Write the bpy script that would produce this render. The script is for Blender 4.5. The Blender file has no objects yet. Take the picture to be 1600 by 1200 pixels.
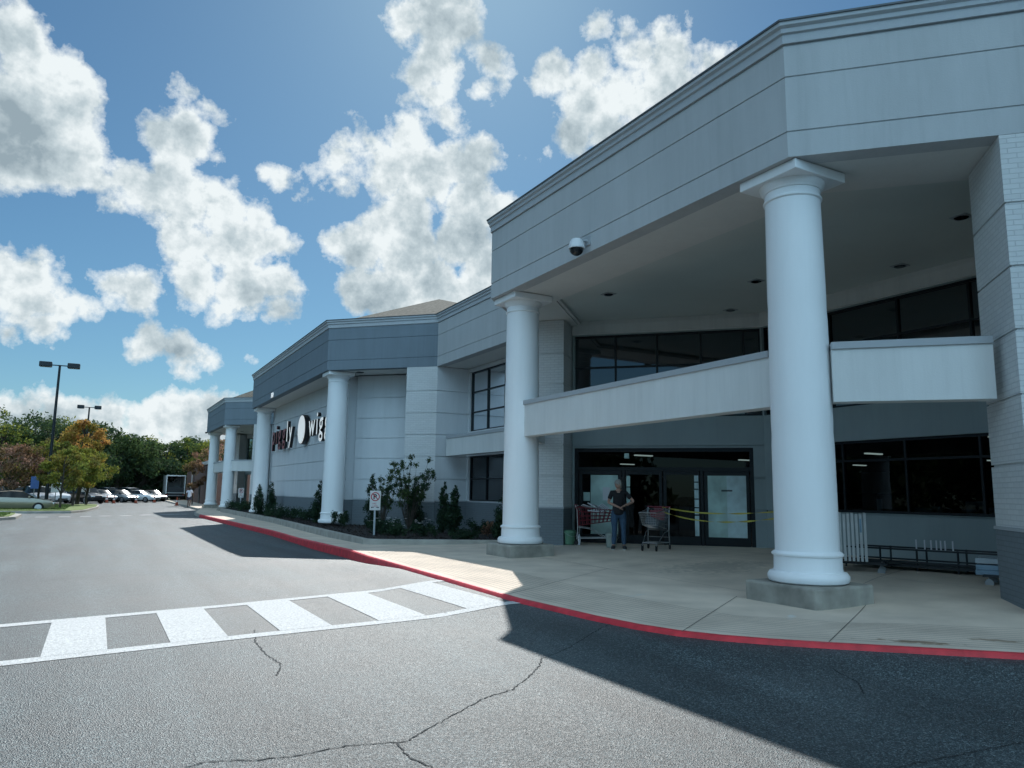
import bpy, bmesh, math, random
import numpy as np
from mathutils import Vector, Matrix
random.seed(7); RNG = np.random.default_rng(7)
R = math.radians
scene = bpy.context.scene
COL = scene.collection

# ---------------------------------------------------------------- camera
YAW, PITCH, ROLL, FPX = R(28.748), R(8.281), R(0.7855), 1165.25
fw = Vector((math.sin(YAW)*math.cos(PITCH), math.cos(YAW)*math.cos(PITCH), math.sin(PITCH)))
rt = Vector((math.cos(YAW), -math.sin(YAW), 0)); up = rt.cross(fw)
rt2 = math.cos(ROLL)*rt + math.sin(ROLL)*up; up2 = -math.sin(ROLL)*rt + math.cos(ROLL)*up
cam_d = bpy.data.cameras.new("camera"); cam = bpy.data.objects.new("camera", cam_d); COL.objects.link(cam)
cam.matrix_world = Matrix(((rt2.x, up2.x, -fw.x, 0), (rt2.y, up2.y, -fw.y, 0), (rt2.z, up2.z, -fw.z, 1.6), (0, 0, 0, 1)))
cam_d.sensor_width = 36; cam_d.lens = 36*FPX/1600; cam_d.clip_start = .05; cam_d.clip_end = 5000
scene.camera = cam

# ---------------------------------------------------------------- light
SUNV = Vector((.485, 1.03, 1.0)).normalized()
SUN_EL = math.asin(SUNV.z); SUN_ROT = math.atan2(SUNV.x, SUNV.y)
sl = bpy.data.lights.new("sun", 'SUN'); sl.energy = 3.9; sl.angle = R(.5); sl.color = (1, .985, .95)
so = bpy.data.objects.new("sun", sl); COL.objects.link(so)
so.rotation_euler = SUNV.to_track_quat('Z', 'Y').to_euler(); so.location = (0, 0, 40)
scene.view_settings.view_transform = 'Standard'; scene.view_settings.look = 'None'
scene.view_settings.exposure = 0.55; scene.view_settings.gamma = 1
SKY_STRENGTH = .10
SKY_TINT = (.33, .50, .555)

scene.cycles.max_bounces = 6; scene.cycles.diffuse_bounces = 4; scene.cycles.glossy_bounces = 3; scene.cycles.transparent_max_bounces = 8
scene.cycles.use_denoising = True; scene.cycles.use_light_tree = False

def px_dir(x, y):
    return ((x-800)/FPX*rt2 - (y-600)/FPX*up2 + fw).normalized()

def make_world():
    w = bpy.data.worlds.new("World"); scene.world = w; w.use_nodes = True; w.cycles.sampling_method = 'NONE'
    nt = w.node_tree; nt.nodes.clear(); N = nt.nodes.new; L = nt.links.new
    out = N('ShaderNodeOutputWorld'); bg = N('ShaderNodeBackground'); bg.inputs[1].default_value = SKY_STRENGTH
    L(bg.outputs[0], out.inputs[0])
    sky = N('ShaderNodeTexSky'); sky.sky_type = 'NISHITA'; sky.sun_disc = False
    sky.sun_elevation = SUN_EL; sky.sun_rotation = SUN_ROT
    sky.altitude = 50; sky.air_density = 1.0; sky.dust_density = .36; sky.ozone_density = 3.0
    tc = N('ShaderNodeTexCoord'); D = tc.outputs['Generated']
    def math_(op, a, b=None, c=None, clamp=False):
        n = N('ShaderNodeMath'); n.operation = op; n.use_clamp = clamp
        for i, q in enumerate((a, b, c)):
            if q is None: continue
            if isinstance(q, (int, float)): n.inputs[i].default_value = q
            else: L(q, n.inputs[i])
        return n.outputs[0]
    def noise(vec, scale, detail, rough=.55, dist=0.0):
        n = N('ShaderNodeTexNoise'); n.noise_dimensions = '3D'
        n.inputs['Scale'].default_value = scale; n.inputs['Detail'].default_value = detail
        n.inputs['Roughness'].default_value = rough; n.inputs['Distortion'].default_value = dist
        L(vec, n.inputs['Vector']); return n
    # warp the direction a little so that outlines billow
    wn = noise(D, 7.0, 2, .5)
    vs = N('ShaderNodeVectorMath'); vs.operation = 'SUBTRACT'; L(wn.outputs['Color'], vs.inputs[0]); vs.inputs[1].default_value = (.5, .5, .5)
    vm = N('ShaderNodeVectorMath'); vm.operation = 'MULTIPLY_ADD'; L(vs.outputs[0], vm.inputs[0]); vm.inputs[1].default_value = (.05, .05, .05); L(D, vm.inputs[2])
    W = vm.outputs[0]
    blobs = []
    def c(x, y, r): blobs.append((px_dir(x, y), r))
    for q in [(20,60,66),(0,150,105),(90,130,58),(110,180,75),(60,220,85),(120,250,66),(150,290,36),(20,262,42),(-60,200,120),(-120,120,140),
              (250,225,32),(295,235,36),(335,252,20),(270,275,35),(230,300,36),(200,288,25),(290,320,50),(350,330,50),(410,335,33),(290,370,50),(370,380,62),(425,390,42),(300,440,55),(220,452,40),(185,452,28),(380,450,58),(440,450,36),(350,485,32),(440,487,28),
              (300,150,13),(326,180,15),(438,285,15),(462,308,10),(410,268,8),
              (640,22,34),(700,40,52),(745,80,34),(690,90,42),(660,115,28),(750,130,24),(680,150,28),(640,158,24),(700,190,33),(575,220,36),(640,215,46),(545,250,24),(540,290,18),(508,250,9),(600,270,48),(660,280,56),(720,250,46),(730,310,48),(640,330,48),(590,350,38),(565,390,43),(640,400,62),(720,370,56),(772,330,28),(560,440,38),(620,450,46),(690,440,52),(750,420,46),(690,-30,50),
              (870,115,26),(845,127,14),(900,130,24),(940,110,33),(990,95,30),(1050,90,32),(1100,90,26),(920,170,43),(980,150,52),(1040,140,48),(900,220,43),(860,250,22),(1120,105,22),(960,200,50),(937,36,18),(984,55,10),(848,248,12),
              (0,430,52),(40,430,38),(70,463,36),(20,462,42),(105,492,28),(132,495,22),(65,510,28),(100,532,14),(75,530,14),(0,530,10),
              (243,550,30),(280,558,25),(318,562,13),(395,570,12),(0,530,8),
              (-30,668,68),(10,665,62),(45,668,58),(80,660,52),(120,655,50),(165,665,46),(215,680,48),(262,658,42),(300,665,44),(350,640,38),(392,640,36),(330,672,46),(60,710,50),(140,720,50),(220,730,50),(300,730,50),(-20,730,50)]:
        c(*q)
    # unseen broad cloud fields beside, behind and above the camera, added to fill shade
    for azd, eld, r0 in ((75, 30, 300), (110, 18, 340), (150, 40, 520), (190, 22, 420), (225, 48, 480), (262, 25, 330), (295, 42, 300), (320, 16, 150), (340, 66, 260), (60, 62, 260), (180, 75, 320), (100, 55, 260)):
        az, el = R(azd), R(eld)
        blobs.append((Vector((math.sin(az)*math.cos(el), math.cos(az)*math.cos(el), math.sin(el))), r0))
    cur = None
    for d, r in blobs:
        ct = max(.6, d.dot(fw)) if r and d.dot(fw) > 0 else 1
        ra = (r+(4 if r > 24 else 0))/FPX*ct**1.5
        dn = N('ShaderNodeVectorMath'); dn.operation = 'DISTANCE'; L(W, dn.inputs[0]); dn.inputs[1].default_value = d
        s = math_('SUBTRACT', ra, dn.outputs['Value'])
        cur = s if cur is None else math_('MAXIMUM', cur, s)
    sdf = cur
    n1 = noise(D, 15, 9, .61).outputs['Fac']
    off = N('ShaderNodeVectorMath'); off.operation = 'ADD'; L(D, off.inputs[0]); off.inputs[1].default_value = tuple(SUNV*.012)
    n2 = noise(off.outputs[0], 15, 5, .61).outputs['Fac']
    n3 = noise(D, 10, 4, .55).outputs['Fac']
    a = math_('SUBTRACT', n1, .5)
    off2 = N('ShaderNodeVectorMath'); off2.operation = 'ADD'; L(D, off2.inputs[0]); off2.inputs[1].default_value = tuple(SUNV*.035)
    n4 = noise(off2.outputs[0], 10, 3, .55).outputs['Fac']
    dens = math_('ADD', math_('MULTIPLY_ADD', a, .115, sdf), .003)                  # signed depth into the cloud, radians
    al = math_('DIVIDE', math_('ADD', dens, -.001), .015, clamp=True)
    al = math_('POWER', al, .8)
    # thin edges are bright with the sun behind them, thick cores grey
    thick = math_('DIVIDE', math_('MULTIPLY_ADD', math_('SUBTRACT', n3, .46), .22, math_('MINIMUM', dens, .075)), .085, clamp=True)
    relief = math_('MULTIPLY', math_('SUBTRACT', n1, n2), 2.5)
    lum = math_('SUBTRACT', 1.06, math_('MULTIPLY', thick, .80))
    lum = math_('ADD', math_('MULTIPLY_ADD', math_('SUBTRACT', n3, n4), 1.3, lum), relief)
    lum = math_('MINIMUM', math_('MAXIMUM', lum, .22), 1.22)
    ramp = N('ShaderNodeValToRGB'); L(lum, ramp.inputs[0])
    ramp.color_ramp.elements[0].position = .22; ramp.color_ramp.elements[0].color = (.36, .43, .47, 1)
    ramp.color_ramp.elements[1].position = 1.0; ramp.color_ramp.elements[1].color = (1.0, 1.0, .98, 1)
    e = ramp.color_ramp.elements.new(.62); e.color = (.62, .68, .70, 1)
    ct_ = N('ShaderNodeVectorMath'); ct_.operation = 'MULTIPLY'; L(ramp.outputs[0], ct_.inputs[0]); ct_.inputs[1].default_value = (.93, 1.0, 1.04)
    cs = N('ShaderNodeVectorMath'); cs.operation = 'SCALE'; L(ct_.outputs[0], cs.inputs[0]); sd = N('ShaderNodeVectorMath'); sd.operation = 'DOT_PRODUCT'; L(D, sd.inputs[0]); sd.inputs[1].default_value = tuple(SUNV)
    front = math_('MULTIPLY_ADD', math_('SUBTRACT', .55, sd.outputs['Value'], clamp=True), CLOUD_FILL*CLOUD, CLOUD)
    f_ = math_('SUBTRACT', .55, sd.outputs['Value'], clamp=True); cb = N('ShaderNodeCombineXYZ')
    L(math_('MULTIPLY_ADD', f_, -.30, .93), cb.inputs[0]); cb.inputs[1].default_value = 1.0; L(math_('MULTIPLY_ADD', f_, .26, 1.04), cb.inputs[2]); L(cb.outputs[0], ct_.inputs[1])  # the same unseen clouds are tinted blue to cool the shade
    L(front, cs.inputs['Scale'])   # clouds away from the sun get extra brightness as fill for the shade
    tint = N('ShaderNodeVectorMath'); tint.operation = 'MULTIPLY'; L(sky.outputs[0], tint.inputs[0]); tint.inputs[1].default_value = SKY_TINT
    mx = N('ShaderNodeMix'); mx.data_type = 'RGBA'
    den = N('ShaderNodeVectorMath'); den.operation = 'MULTIPLY_ADD'; L(tint.outputs[0], den.inputs[0]); den.inputs[1].default_value = (SKYK,)*3; den.inputs[2].default_value = (1, 1, 1)
    dv = N('ShaderNodeVectorMath'); dv.operation = 'DIVIDE'; L(tint.outputs[0], dv.inputs[0]); L(den.outputs[0], dv.inputs[1])
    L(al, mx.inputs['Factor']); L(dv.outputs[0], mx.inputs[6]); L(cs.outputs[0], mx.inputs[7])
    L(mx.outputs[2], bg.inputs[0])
CLOUD = 6.3; CLOUD_FILL = 2.5; SKYK = .022
make_world()

# ---------------------------------------------------------------- materials
def new_mat(name):
    m = bpy.data.materials.new(name); m.use_nodes = True
    b = m.node_tree.nodes['Principled BSDF']; return m, m.node_tree, b
def mat(name, col, rough=.7, metal=0, nscale=None, namt=.15, bump=0, bscale=None, spec=None, col2=None, detail=6):
    m, nt, b = new_mat(name); N = nt.nodes.new; L = nt.links.new
    b.inputs['Base Color'].default_value = (*col, 1); b.inputs['Roughness'].default_value = rough; b.inputs['Metallic'].default_value = metal
    if spec is not None: b.inputs['Specular IOR Level'].default_value = spec
    if nscale:
        tc = N('ShaderNodeTexCoord'); n = N('ShaderNodeTexNoise'); n.inputs['Scale'].default_value = nscale; n.inputs['Detail'].default_value = detail
        L(tc.outputs['Object'], n.inputs['Vector'])
        r = N('ShaderNodeValToRGB'); r.color_ramp.elements[0].position = .3; r.color_ramp.elements[1].position = .7
        c2 = col2 or tuple(x*(1-namt) for x in col); c1 = col if col2 else tuple(min(1, x*(1+namt)) for x in col)
        r.color_ramp.elements[0].color = (*c2, 1); r.color_ramp.elements[1].color = (*c1, 1)
        L(n.outputs['Fac'], r.inputs[0]); L(r.outputs[0], b.inputs['Base Color'])
    if bump:
        tc = N('ShaderNodeTexCoord'); n = N('ShaderNodeTexNoise'); n.inputs['Scale'].default_value = bscale or 80; n.inputs['Detail'].default_value = 4
        L(tc.outputs['Object'], n.inputs['Vector'])
        bp = N('ShaderNodeBump'); bp.inputs['Strength'].default_value = bump; bp.inputs['Distance'].default_value = .01
        L(n.outputs['Fac'], bp.inputs['Height']); L(bp.outputs[0], b.inputs['Normal'])
    return m
def stucco(name, col, streak=.10):
    m, nt, b = new_mat(name); N = nt.nodes.new; L = nt.links.new
    tc = N('ShaderNodeTexCoord'); b.inputs['Roughness'].default_value = .85; b.inputs['Specular IOR Level'].default_value = .3
    mp = N('ShaderNodeMapping'); mp.inputs['Scale'].default_value = (1.2, 1.2, .25); L(tc.outputs['Object'], mp.inputs[0])
    n = N('ShaderNodeTexNoise'); n.inputs['Scale'].default_value = 1.6; n.inputs['Detail'].default_value = 8; n.inputs['Roughness'].default_value = .65; L(mp.outputs[0], n.inputs['Vector'])
    r = N('ShaderNodeValToRGB'); r.color_ramp.elements[0].position = .25; r.color_ramp.elements[1].position = .75
    r.color_ramp.elements[0].color = (*[x*(1-streak) for x in col], 1); r.color_ramp.elements[1].color = (*[min(1, x*(1+streak*.6)) for x in col], 1)
    L(n.outputs['Fac'], r.inputs[0])
    mp2 = N('ShaderNodeMapping'); mp2.inputs['Scale'].default_value = (5, 5, .22); L(tc.outputs['Object'], mp2.inputs[0])
    n3 = N('ShaderNodeTexNoise'); n3.inputs['Scale'].default_value = 1.5; n3.inputs['Detail'].default_value = 6; n3.inputs['Roughness'].default_value = .7; L(mp2.outputs[0], n3.inputs['Vector'])
    r3 = N('ShaderNodeValToRGB'); r3.color_ramp.elements[0].position = .28; r3.color_ramp.elements[1].position = .5; r3.color_ramp.elements[0].color = (1-streak*.7,)*3+(1,); r3.color_ramp.elements[1].color = (1, 1, 1, 1); L(n3.outputs['Fac'], r3.inputs[0])
    mx = N('ShaderNodeMix'); mx.data_type = 'RGBA'; mx.blend_type = 'MULTIPLY'; mx.inputs['Factor'].default_value = 1; L(r.outputs[0], mx.inputs[6]); L(r3.outputs[0], mx.inputs[7]); L(mx.outputs[2], b.inputs['Base Color'])
    n2 = N('ShaderNodeTexNoise'); n2.inputs['Scale'].default_value = 55; n2.inputs['Detail'].default_value = 5; L(tc.outputs['Object'], n2.inputs['Vector'])
    bp = N('ShaderNodeBump'); bp.inputs['Strength'].default_value = .35; bp.inputs['Distance'].default_value = .006
    L(n2.outputs['Fac'], bp.inputs['Height']); L(bp.outputs[0], b.inputs['Normal'])
    return m
def brick(name, col, mort, mode='diag', bw=.21, bh=.07, bump=.6, col2=None):
    m, nt, b = new_mat(name); N = nt.nodes.new; L = nt.links.new
    tc = N('ShaderNodeTexCoord'); sx = N('ShaderNodeSeparateXYZ'); L(tc.outputs['Object'], sx.inputs[0])
    cb = N('ShaderNodeCombineXYZ')
    if mode == 'diag':
        mm = N('ShaderNodeMath'); mm.operation = 'MULTIPLY'; L(sx.outputs[0], mm.inputs[0]); mm.inputs[1].default_value = 1.4142
    else:
        mm = N('ShaderNodeMath'); mm.operation = 'ADD'; L(sx.outputs[0], mm.inputs[0]); L(sx.outputs[1], mm.inputs[1])
    L(mm.outputs[0], cb.inputs[0]); L(sx.outputs[2], cb.inputs[1])
    bt = N('ShaderNodeTexBrick'); bt.inputs['Scale'].default_value = 1; bt.inputs['Brick Width'].default_value = bw; bt.inputs['Row Height'].default_value = bh
    bt.inputs['Mortar Size'].default_value = .007; bt.inputs['Mortar Smooth'].default_value = .3
    bt.inputs['Color1'].default_value = (*col, 1); bt.inputs['Color2'].default_value = (*(col2 or [x*.93 for x in col]), 1); bt.inputs['Mortar'].default_value = (*mort, 1)
    L(cb.outputs[0], bt.inputs['Vector']); L(bt.outputs['Color'], b.inputs['Base Color'])
    inv = N('ShaderNodeMath'); inv.operation = 'SUBTRACT'; inv.inputs[0].default_value = 1; L(bt.outputs['Fac'], inv.inputs[1])
    bp = N('ShaderNodeBump'); bp.inputs['Strength'].default_value = bump; bp.inputs['Distance'].default_value = .012
    L(inv.outputs[0], bp.inputs['Height']); L(bp.outputs[0], b.inputs['Normal']); b.inputs['Roughness'].default_value = .75
    return m
def glass(name, tint=(.35, .42, .44), rough=.0, refl=.08):
    m = bpy.data.materials.new(name); m.use_nodes = True; nt = m.node_tree; nt.nodes.clear(); N = nt.nodes.new; L = nt.links.new
    o = N('ShaderNodeOutputMaterial'); t = N('ShaderNodeBsdfTransparent'); t.inputs[0].default_value = (*tint, 1)
    g = N('ShaderNodeBsdfGlossy'); g.inputs['Roughness'].default_value = rough; g.inputs[0].default_value = (.9, .95, 1, 1)
    fr = N('ShaderNodeFresnel'); fr.inputs[0].default_value = 1.5
    ad = N('ShaderNodeMath'); ad.operation = 'ADD'; L(fr.outputs[0], ad.inputs[0]); ad.inputs[1].default_value = refl
    tc = N('ShaderNodeTexCoord'); n = N('ShaderNodeTexNoise'); n.inputs['Scale'].default_value = 1.1; L(tc.outputs['Object'], n.inputs['Vector'])
    bp = N('ShaderNodeBump'); bp.inputs['Strength'].default_value = .02; bp.inputs['Distance'].default_value = .04; L(n.outputs['Fac'], bp.inputs['Height']); L(bp.outputs[0], g.inputs['Normal'])
    mx = N('ShaderNodeMixShader'); L(ad.outputs[0], mx.inputs[0]); L(t.outputs[0], mx.inputs[1]); L(g.outputs[0], mx.inputs[2]); L(mx.outputs[0], o.inputs[0])
    return m
def emis(name, col, s):
    m, nt, b = new_mat(name); b.inputs['Base Color'].default_value = (*col, 1); b.inputs['Emission Color'].default_value = (*col, 1); b.inputs['Emission Strength'].default_value = s; return m
def leafmat(name, c1, c2, scale=3.0, trans=.45):
    m = bpy.data.materials.new(name); m.use_nodes = True; nt = m.node_tree; nt.nodes.clear(); N = nt.nodes.new; L = nt.links.new
    o = N('ShaderNodeOutputMaterial'); tc = N('ShaderNodeTexCoord'); n = N('ShaderNodeTexNoise'); n.inputs['Scale'].default_value = scale; n.inputs['Detail'].default_value = 3
    L(tc.outputs['Object'], n.inputs['Vector']); r = N('ShaderNodeValToRGB'); r.color_ramp.elements[0].position = .35; r.color_ramp.elements[1].position = .65
    r.color_ramp.elements[0].color = (*c1, 1); r.color_ramp.elements[1].color = (*c2, 1); L(n.outputs['Fac'], r.inputs[0])
    d = N('ShaderNodeBsdfDiffuse'); t = N('ShaderNodeBsdfTranslucent'); g = N('ShaderNodeBsdfGlossy'); g.inputs['Roughness'].default_value = .6
    L(r.outputs[0], d.inputs[0]); L(r.outputs[0], t.inputs[0])
    m1 = N('ShaderNodeMixShader'); m1.inputs[0].default_value = trans; L(d.outputs[0], m1.inputs[1]); L(t.outputs[0], m1.inputs[2])
    m2 = N('ShaderNodeMixShader'); m2.inputs[0].default_value = .02; L(m1.outputs[0], m2.inputs[1]); L(g.outputs[0], m2.inputs[2]); L(m2.outputs[0], o.inputs[0])
    return m
def asphalt(name):
    m, nt, b = new_mat(name); N = nt.nodes.new; L = nt.links.new
    tc = N('ShaderNodeTexCoord'); O = tc.outputs['Object']
    v = N('ShaderNodeTexVoronoi'); v.inputs['Scale'].default_value = 100; v.inputs['Randomness'].default_value = 1; L(O, v.inputs['Vector'])     # aggregate stones
    big = N('ShaderNodeTexNoise'); big.inputs['Scale'].default_value = .35; big.inputs['Detail'].default_value = 7; big.inputs['Roughness'].default_value = .6; L(O, big.inputs['Vector'])
    med = N('ShaderNodeTexNoise'); med.inputs['Scale'].default_value = 28; med.inputs['Detail'].default_value = 4; L(O, med.inputs['Vector'])
    mp = N('ShaderNodeMapping'); mp.inputs['Scale'].default_value = (1.6, .12, 1); L(O, mp.inputs[0])
    st = N('ShaderNodeTexNoise'); st.inputs['Scale'].default_value = 1.0; st.inputs['Detail'].default_value = 5; L(mp.outputs[0], st.inputs['Vector'])
    sep = N('ShaderNodeSeparateColor'); L(v.outputs['Color'], sep.inputs[0])
    r1 = N('ShaderNodeValToRGB'); r1.color_ramp.elements[0].color = (.020, .032, .037, 1); r1.color_ramp.elements[1].color = (.17, .215, .22, 1)
    r1.color_ramp.elements[0].position = .15; r1.color_ramp.elements[1].position = 1.0
    e = r1.color_ramp.elements.new(.70); e.color = (.046, .066, .072, 1)
    L(sep.outputs[0], r1.inputs[0])
    def mulramp(src, lo, hi, a, bb, prev):
        r = N('ShaderNodeValToRGB'); r.color_ramp.elements[0].position = a; r.color_ramp.elements[1].position = bb
        r.color_ramp.elements[0].color = (lo, lo, lo, 1); r.color_ramp.elements[1].color = (hi, hi, hi, 1); L(src, r.inputs[0])
        mx = N('ShaderNodeMix'); mx.data_type = 'RGBA'; mx.blend_type = 'MULTIPLY'; mx.inputs['Factor'].default_value = 1
        L(prev, mx.inputs[6]); L(r.outputs[0], mx.inputs[7]); return mx.outputs[2]
    c = mulramp(big.outputs['Fac'], .66, 1.2, .38, .64, r1.outputs[0])
    c = mulramp(st.outputs['Fac'], .76, 1.14, .38, .62, c)
    c = mulramp(med.outputs['Fac'], .75, 1.2, .3, .7, c)
    def spots(scale, thr, lo, prev):
        vv = N('ShaderNodeTexVoronoi'); vv.inputs['Scale'].default_value = scale; wv = N('ShaderNodeVectorMath'); wv.operation = 'MULTIPLY_ADD'; L(med.outputs['Color'], wv.inputs[0]); wv.inputs[1].default_value = (.10,)*3; L(O, wv.inputs[2]); L(wv.outputs[0], vv.inputs['Vector'])
        r = N('ShaderNodeValToRGB'); r.color_ramp.elements[0].position = thr*.5; r.color_ramp.elements[1].position = thr; r.color_ramp.elements[0].color = (lo, lo, lo, 1); r.color_ramp.elements[1].color = (1, 1, 1, 1); L(vv.outputs['Distance'], r.inputs[0])
        mx = N('ShaderNodeMix'); mx.data_type = 'RGBA'; mx.blend_type = 'MULTIPLY'; mx.inputs['Factor'].default_value = 1; L(prev, mx.inputs[6]); L(r.outputs[0], mx.inputs[7]); return mx.outputs[2]
    c = spots(.55, .10, .72, c); c = spots(1.9, .055, .6, c)
    L(c, b.inputs['Base Color'])
    b.inputs['Roughness'].default_value = .62; b.inputs['Specular IOR Level'].default_value = .48
    rr_ = N('ShaderNodeMapRange'); L(big.outputs['Fac'], rr_.inputs[0]); rr_.inputs[1].default_value = .3; rr_.inputs[2].default_value = .7; rr_.inputs[3].default_value = .47; rr_.inputs[4].default_value = .60; L(rr_.outputs[0], b.inputs['Roughness'])
    bp = N('ShaderNodeBump'); bp.inputs['Strength'].default_value = .85; bp.inputs['Distance'].default_value = .007
    L(v.outputs['Distance'], bp.inputs['Height']); L(bp.outputs[0], b.inputs['Normal'])
    return m

M = {}
M['stucco'] = stucco('stucco_grey', (.46, .475, .485)); M['stucco_dark'] = stucco('stucco_slate', (.175, .215, .25))
M['stucco_light'] = stucco('stucco_light', (.64, .645, .635)); M['soffit'] = stucco('soffit_paint', (.66, .66, .64), .05)
M['ceiling'] = mat('ceiling_paint', (.56, .60, .58), .9, nscale=.5, namt=.06)
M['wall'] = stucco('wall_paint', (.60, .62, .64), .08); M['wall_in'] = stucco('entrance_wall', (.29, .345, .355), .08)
M['brickw'] = brick('painted_brick_diagonal', (.62, .63, .63), (.50, .51, .52)); M['brickw_ax'] = brick('painted_brick_axis', (.56, .575, .59), (.46, .475, .49), 'ax')
M['base'] = brick('grey_base_brick', (.17, .20, .22), (.13, .155, .17)); M['base_ax'] = brick('grey_base_brick_axis', (.15, .18, .20), (.12, .14, .155), 'ax')
M['cap'] = mat('cap_trim', (.36, .38, .40), .7, bump=.2)
M['cornice'] = stucco('cornice_paint', (.42, .445, .47), .06)
M['dark_metal'] = mat('dark_bronze', (.018, .022, .026), .4, .6)
M['flash'] = mat('roof_flashing', (.12, .13, .14), .5, .4)
M['column'] = stucco('white_column_paint', (.80, .81, .82), .045)
for nd in M['column'].node_tree.nodes:
    if nd.type == 'BUMP': nd.inputs['Strength'].default_value = .06
M['column'].node_tree.nodes['Principled BSDF'].inputs['Roughness'].default_value = .5
M['pedestal'] = mat('pedestal_concrete', (.28, .265, .23), .9, nscale=3.5, namt=.3, bump=.5, bscale=90)
M['glass'] = glass('tinted_glass', (.22, .30, .32), refl=.07); M['glass_dark'] = glass('dark_glass', (.10, .14, .15), refl=-.02)
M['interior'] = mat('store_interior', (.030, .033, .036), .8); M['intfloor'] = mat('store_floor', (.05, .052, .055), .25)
M['lamp_on'] = emis('ceiling_lamp_glow', (1, .97, .88), 1.2); M['black'] = mat('black', (.008, .009, .011), .5)
M['asphalt'] = asphalt('asphalt')
M['paint'] = mat('road_paint_white', (.66, .67, .67), .75, nscale=34, col2=(.36, .37, .37), bump=1, bscale=75, detail=10, spec=.2)
M['crack'] = mat('crack_dark', (.028, .032, .034), .95)
M['red'] = mat('kerb_red_paint', (.56, .028, .04), .55, nscale=6, namt=.25, bump=.3)
M['conc'] = mat('pavement_concrete', (.62, .52, .42), .85, nscale=1.3, namt=.14, bump=.4, bscale=120, detail=12)
def stain(m, pos, sc, col, thr, amt):
    nt = m.node_tree; N = nt.nodes.new; L = nt.links.new; b = nt.nodes['Principled BSDF']; prev = b.inputs['Base Color'].links[0].from_socket
    tc = N('ShaderNodeTexCoord'); mp = N('ShaderNodeMapping'); mp.vector_type = 'TEXTURE'; mp.inputs['Location'].default_value = (*pos, 0); mp.inputs['Rotation'].default_value = (0, 0, sc[2]); mp.inputs['Scale'].default_value = (sc[0], sc[1], 1); L(tc.outputs['Object'], mp.inputs[0])
    sx = N('ShaderNodeSeparateXYZ'); L(mp.outputs[0], sx.inputs[0]); cx = N('ShaderNodeCombineXYZ'); L(sx.outputs[0], cx.inputs[0]); L(sx.outputs[1], cx.inputs[1])
    ln = N('ShaderNodeVectorMath'); ln.operation = 'LENGTH'; L(cx.outputs[0], ln.inputs[0]); n = N('ShaderNodeTexNoise'); n.inputs['Scale'].default_value = 9; n.inputs['Detail'].default_value = 6; L(tc.outputs['Object'], n.inputs['Vector'])
    a = N('ShaderNodeMath'); a.operation = 'MULTIPLY_ADD'; L(n.outputs['Fac'], a.inputs[0]); a.inputs[1].default_value = 2.2; L(ln.outputs['Value'], a.inputs[2])
    r = N('ShaderNodeMapRange'); L(a.outputs[0], r.inputs[0]); r.inputs[1].default_value = thr; r.inputs[2].default_value = thr-.5; r.inputs[3].default_value = 0; r.inputs[4].default_value = amt
    mx = N('ShaderNodeMix'); mx.data_type = 'RGBA'; L(r.outputs[0], mx.inputs['Factor']); L(prev, mx.inputs[6]); mx.inputs[7].default_value = (*col, 1); L(mx.outputs[2], b.inputs['Base Color'])
stain(M['conc'], (7.4, 4.95), (.55, .12, -.75), (.20, .115, .045), 1.9, .75); stain(M['conc'], (8.3, 4.6), (.5, .14, -.75), (.20, .12, .05), 1.8, .6)
stain(M['conc'], (7.5, 6.55), (.35, .10, .7), (.62, .62, .60), 1.7, .7); stain(M['conc'], (7.0, 8.9), (.6, .25, .3), (.55, .53, .48), 1.6, .45); stain(M['conc'], (10.6, 11.0), (1.6, 1.1, 0), (.24, .22, .19), 1.9, .45)
M['kerbc'] = mat('kerb_concrete', (.33, .315, .28), .85, nscale=2.5, namt=.2, bump=.4)
M['joint'] = mat('pavement_joint', (.09, .084, .072), .95)
M['mulch'] = mat('bark_mulch', (.012, .010, .010), .95, nscale=25, namt=.6, bump=1, bscale=45)
M['grass'] = mat('grass_lawn', (.12, .17, .035), .9, nscale=3, namt=.35, bump=.8, bscale=30)
M['field'] = mat('rough_ground', (.05, .06, .03), .95, nscale=.2, namt=.3)

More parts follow.
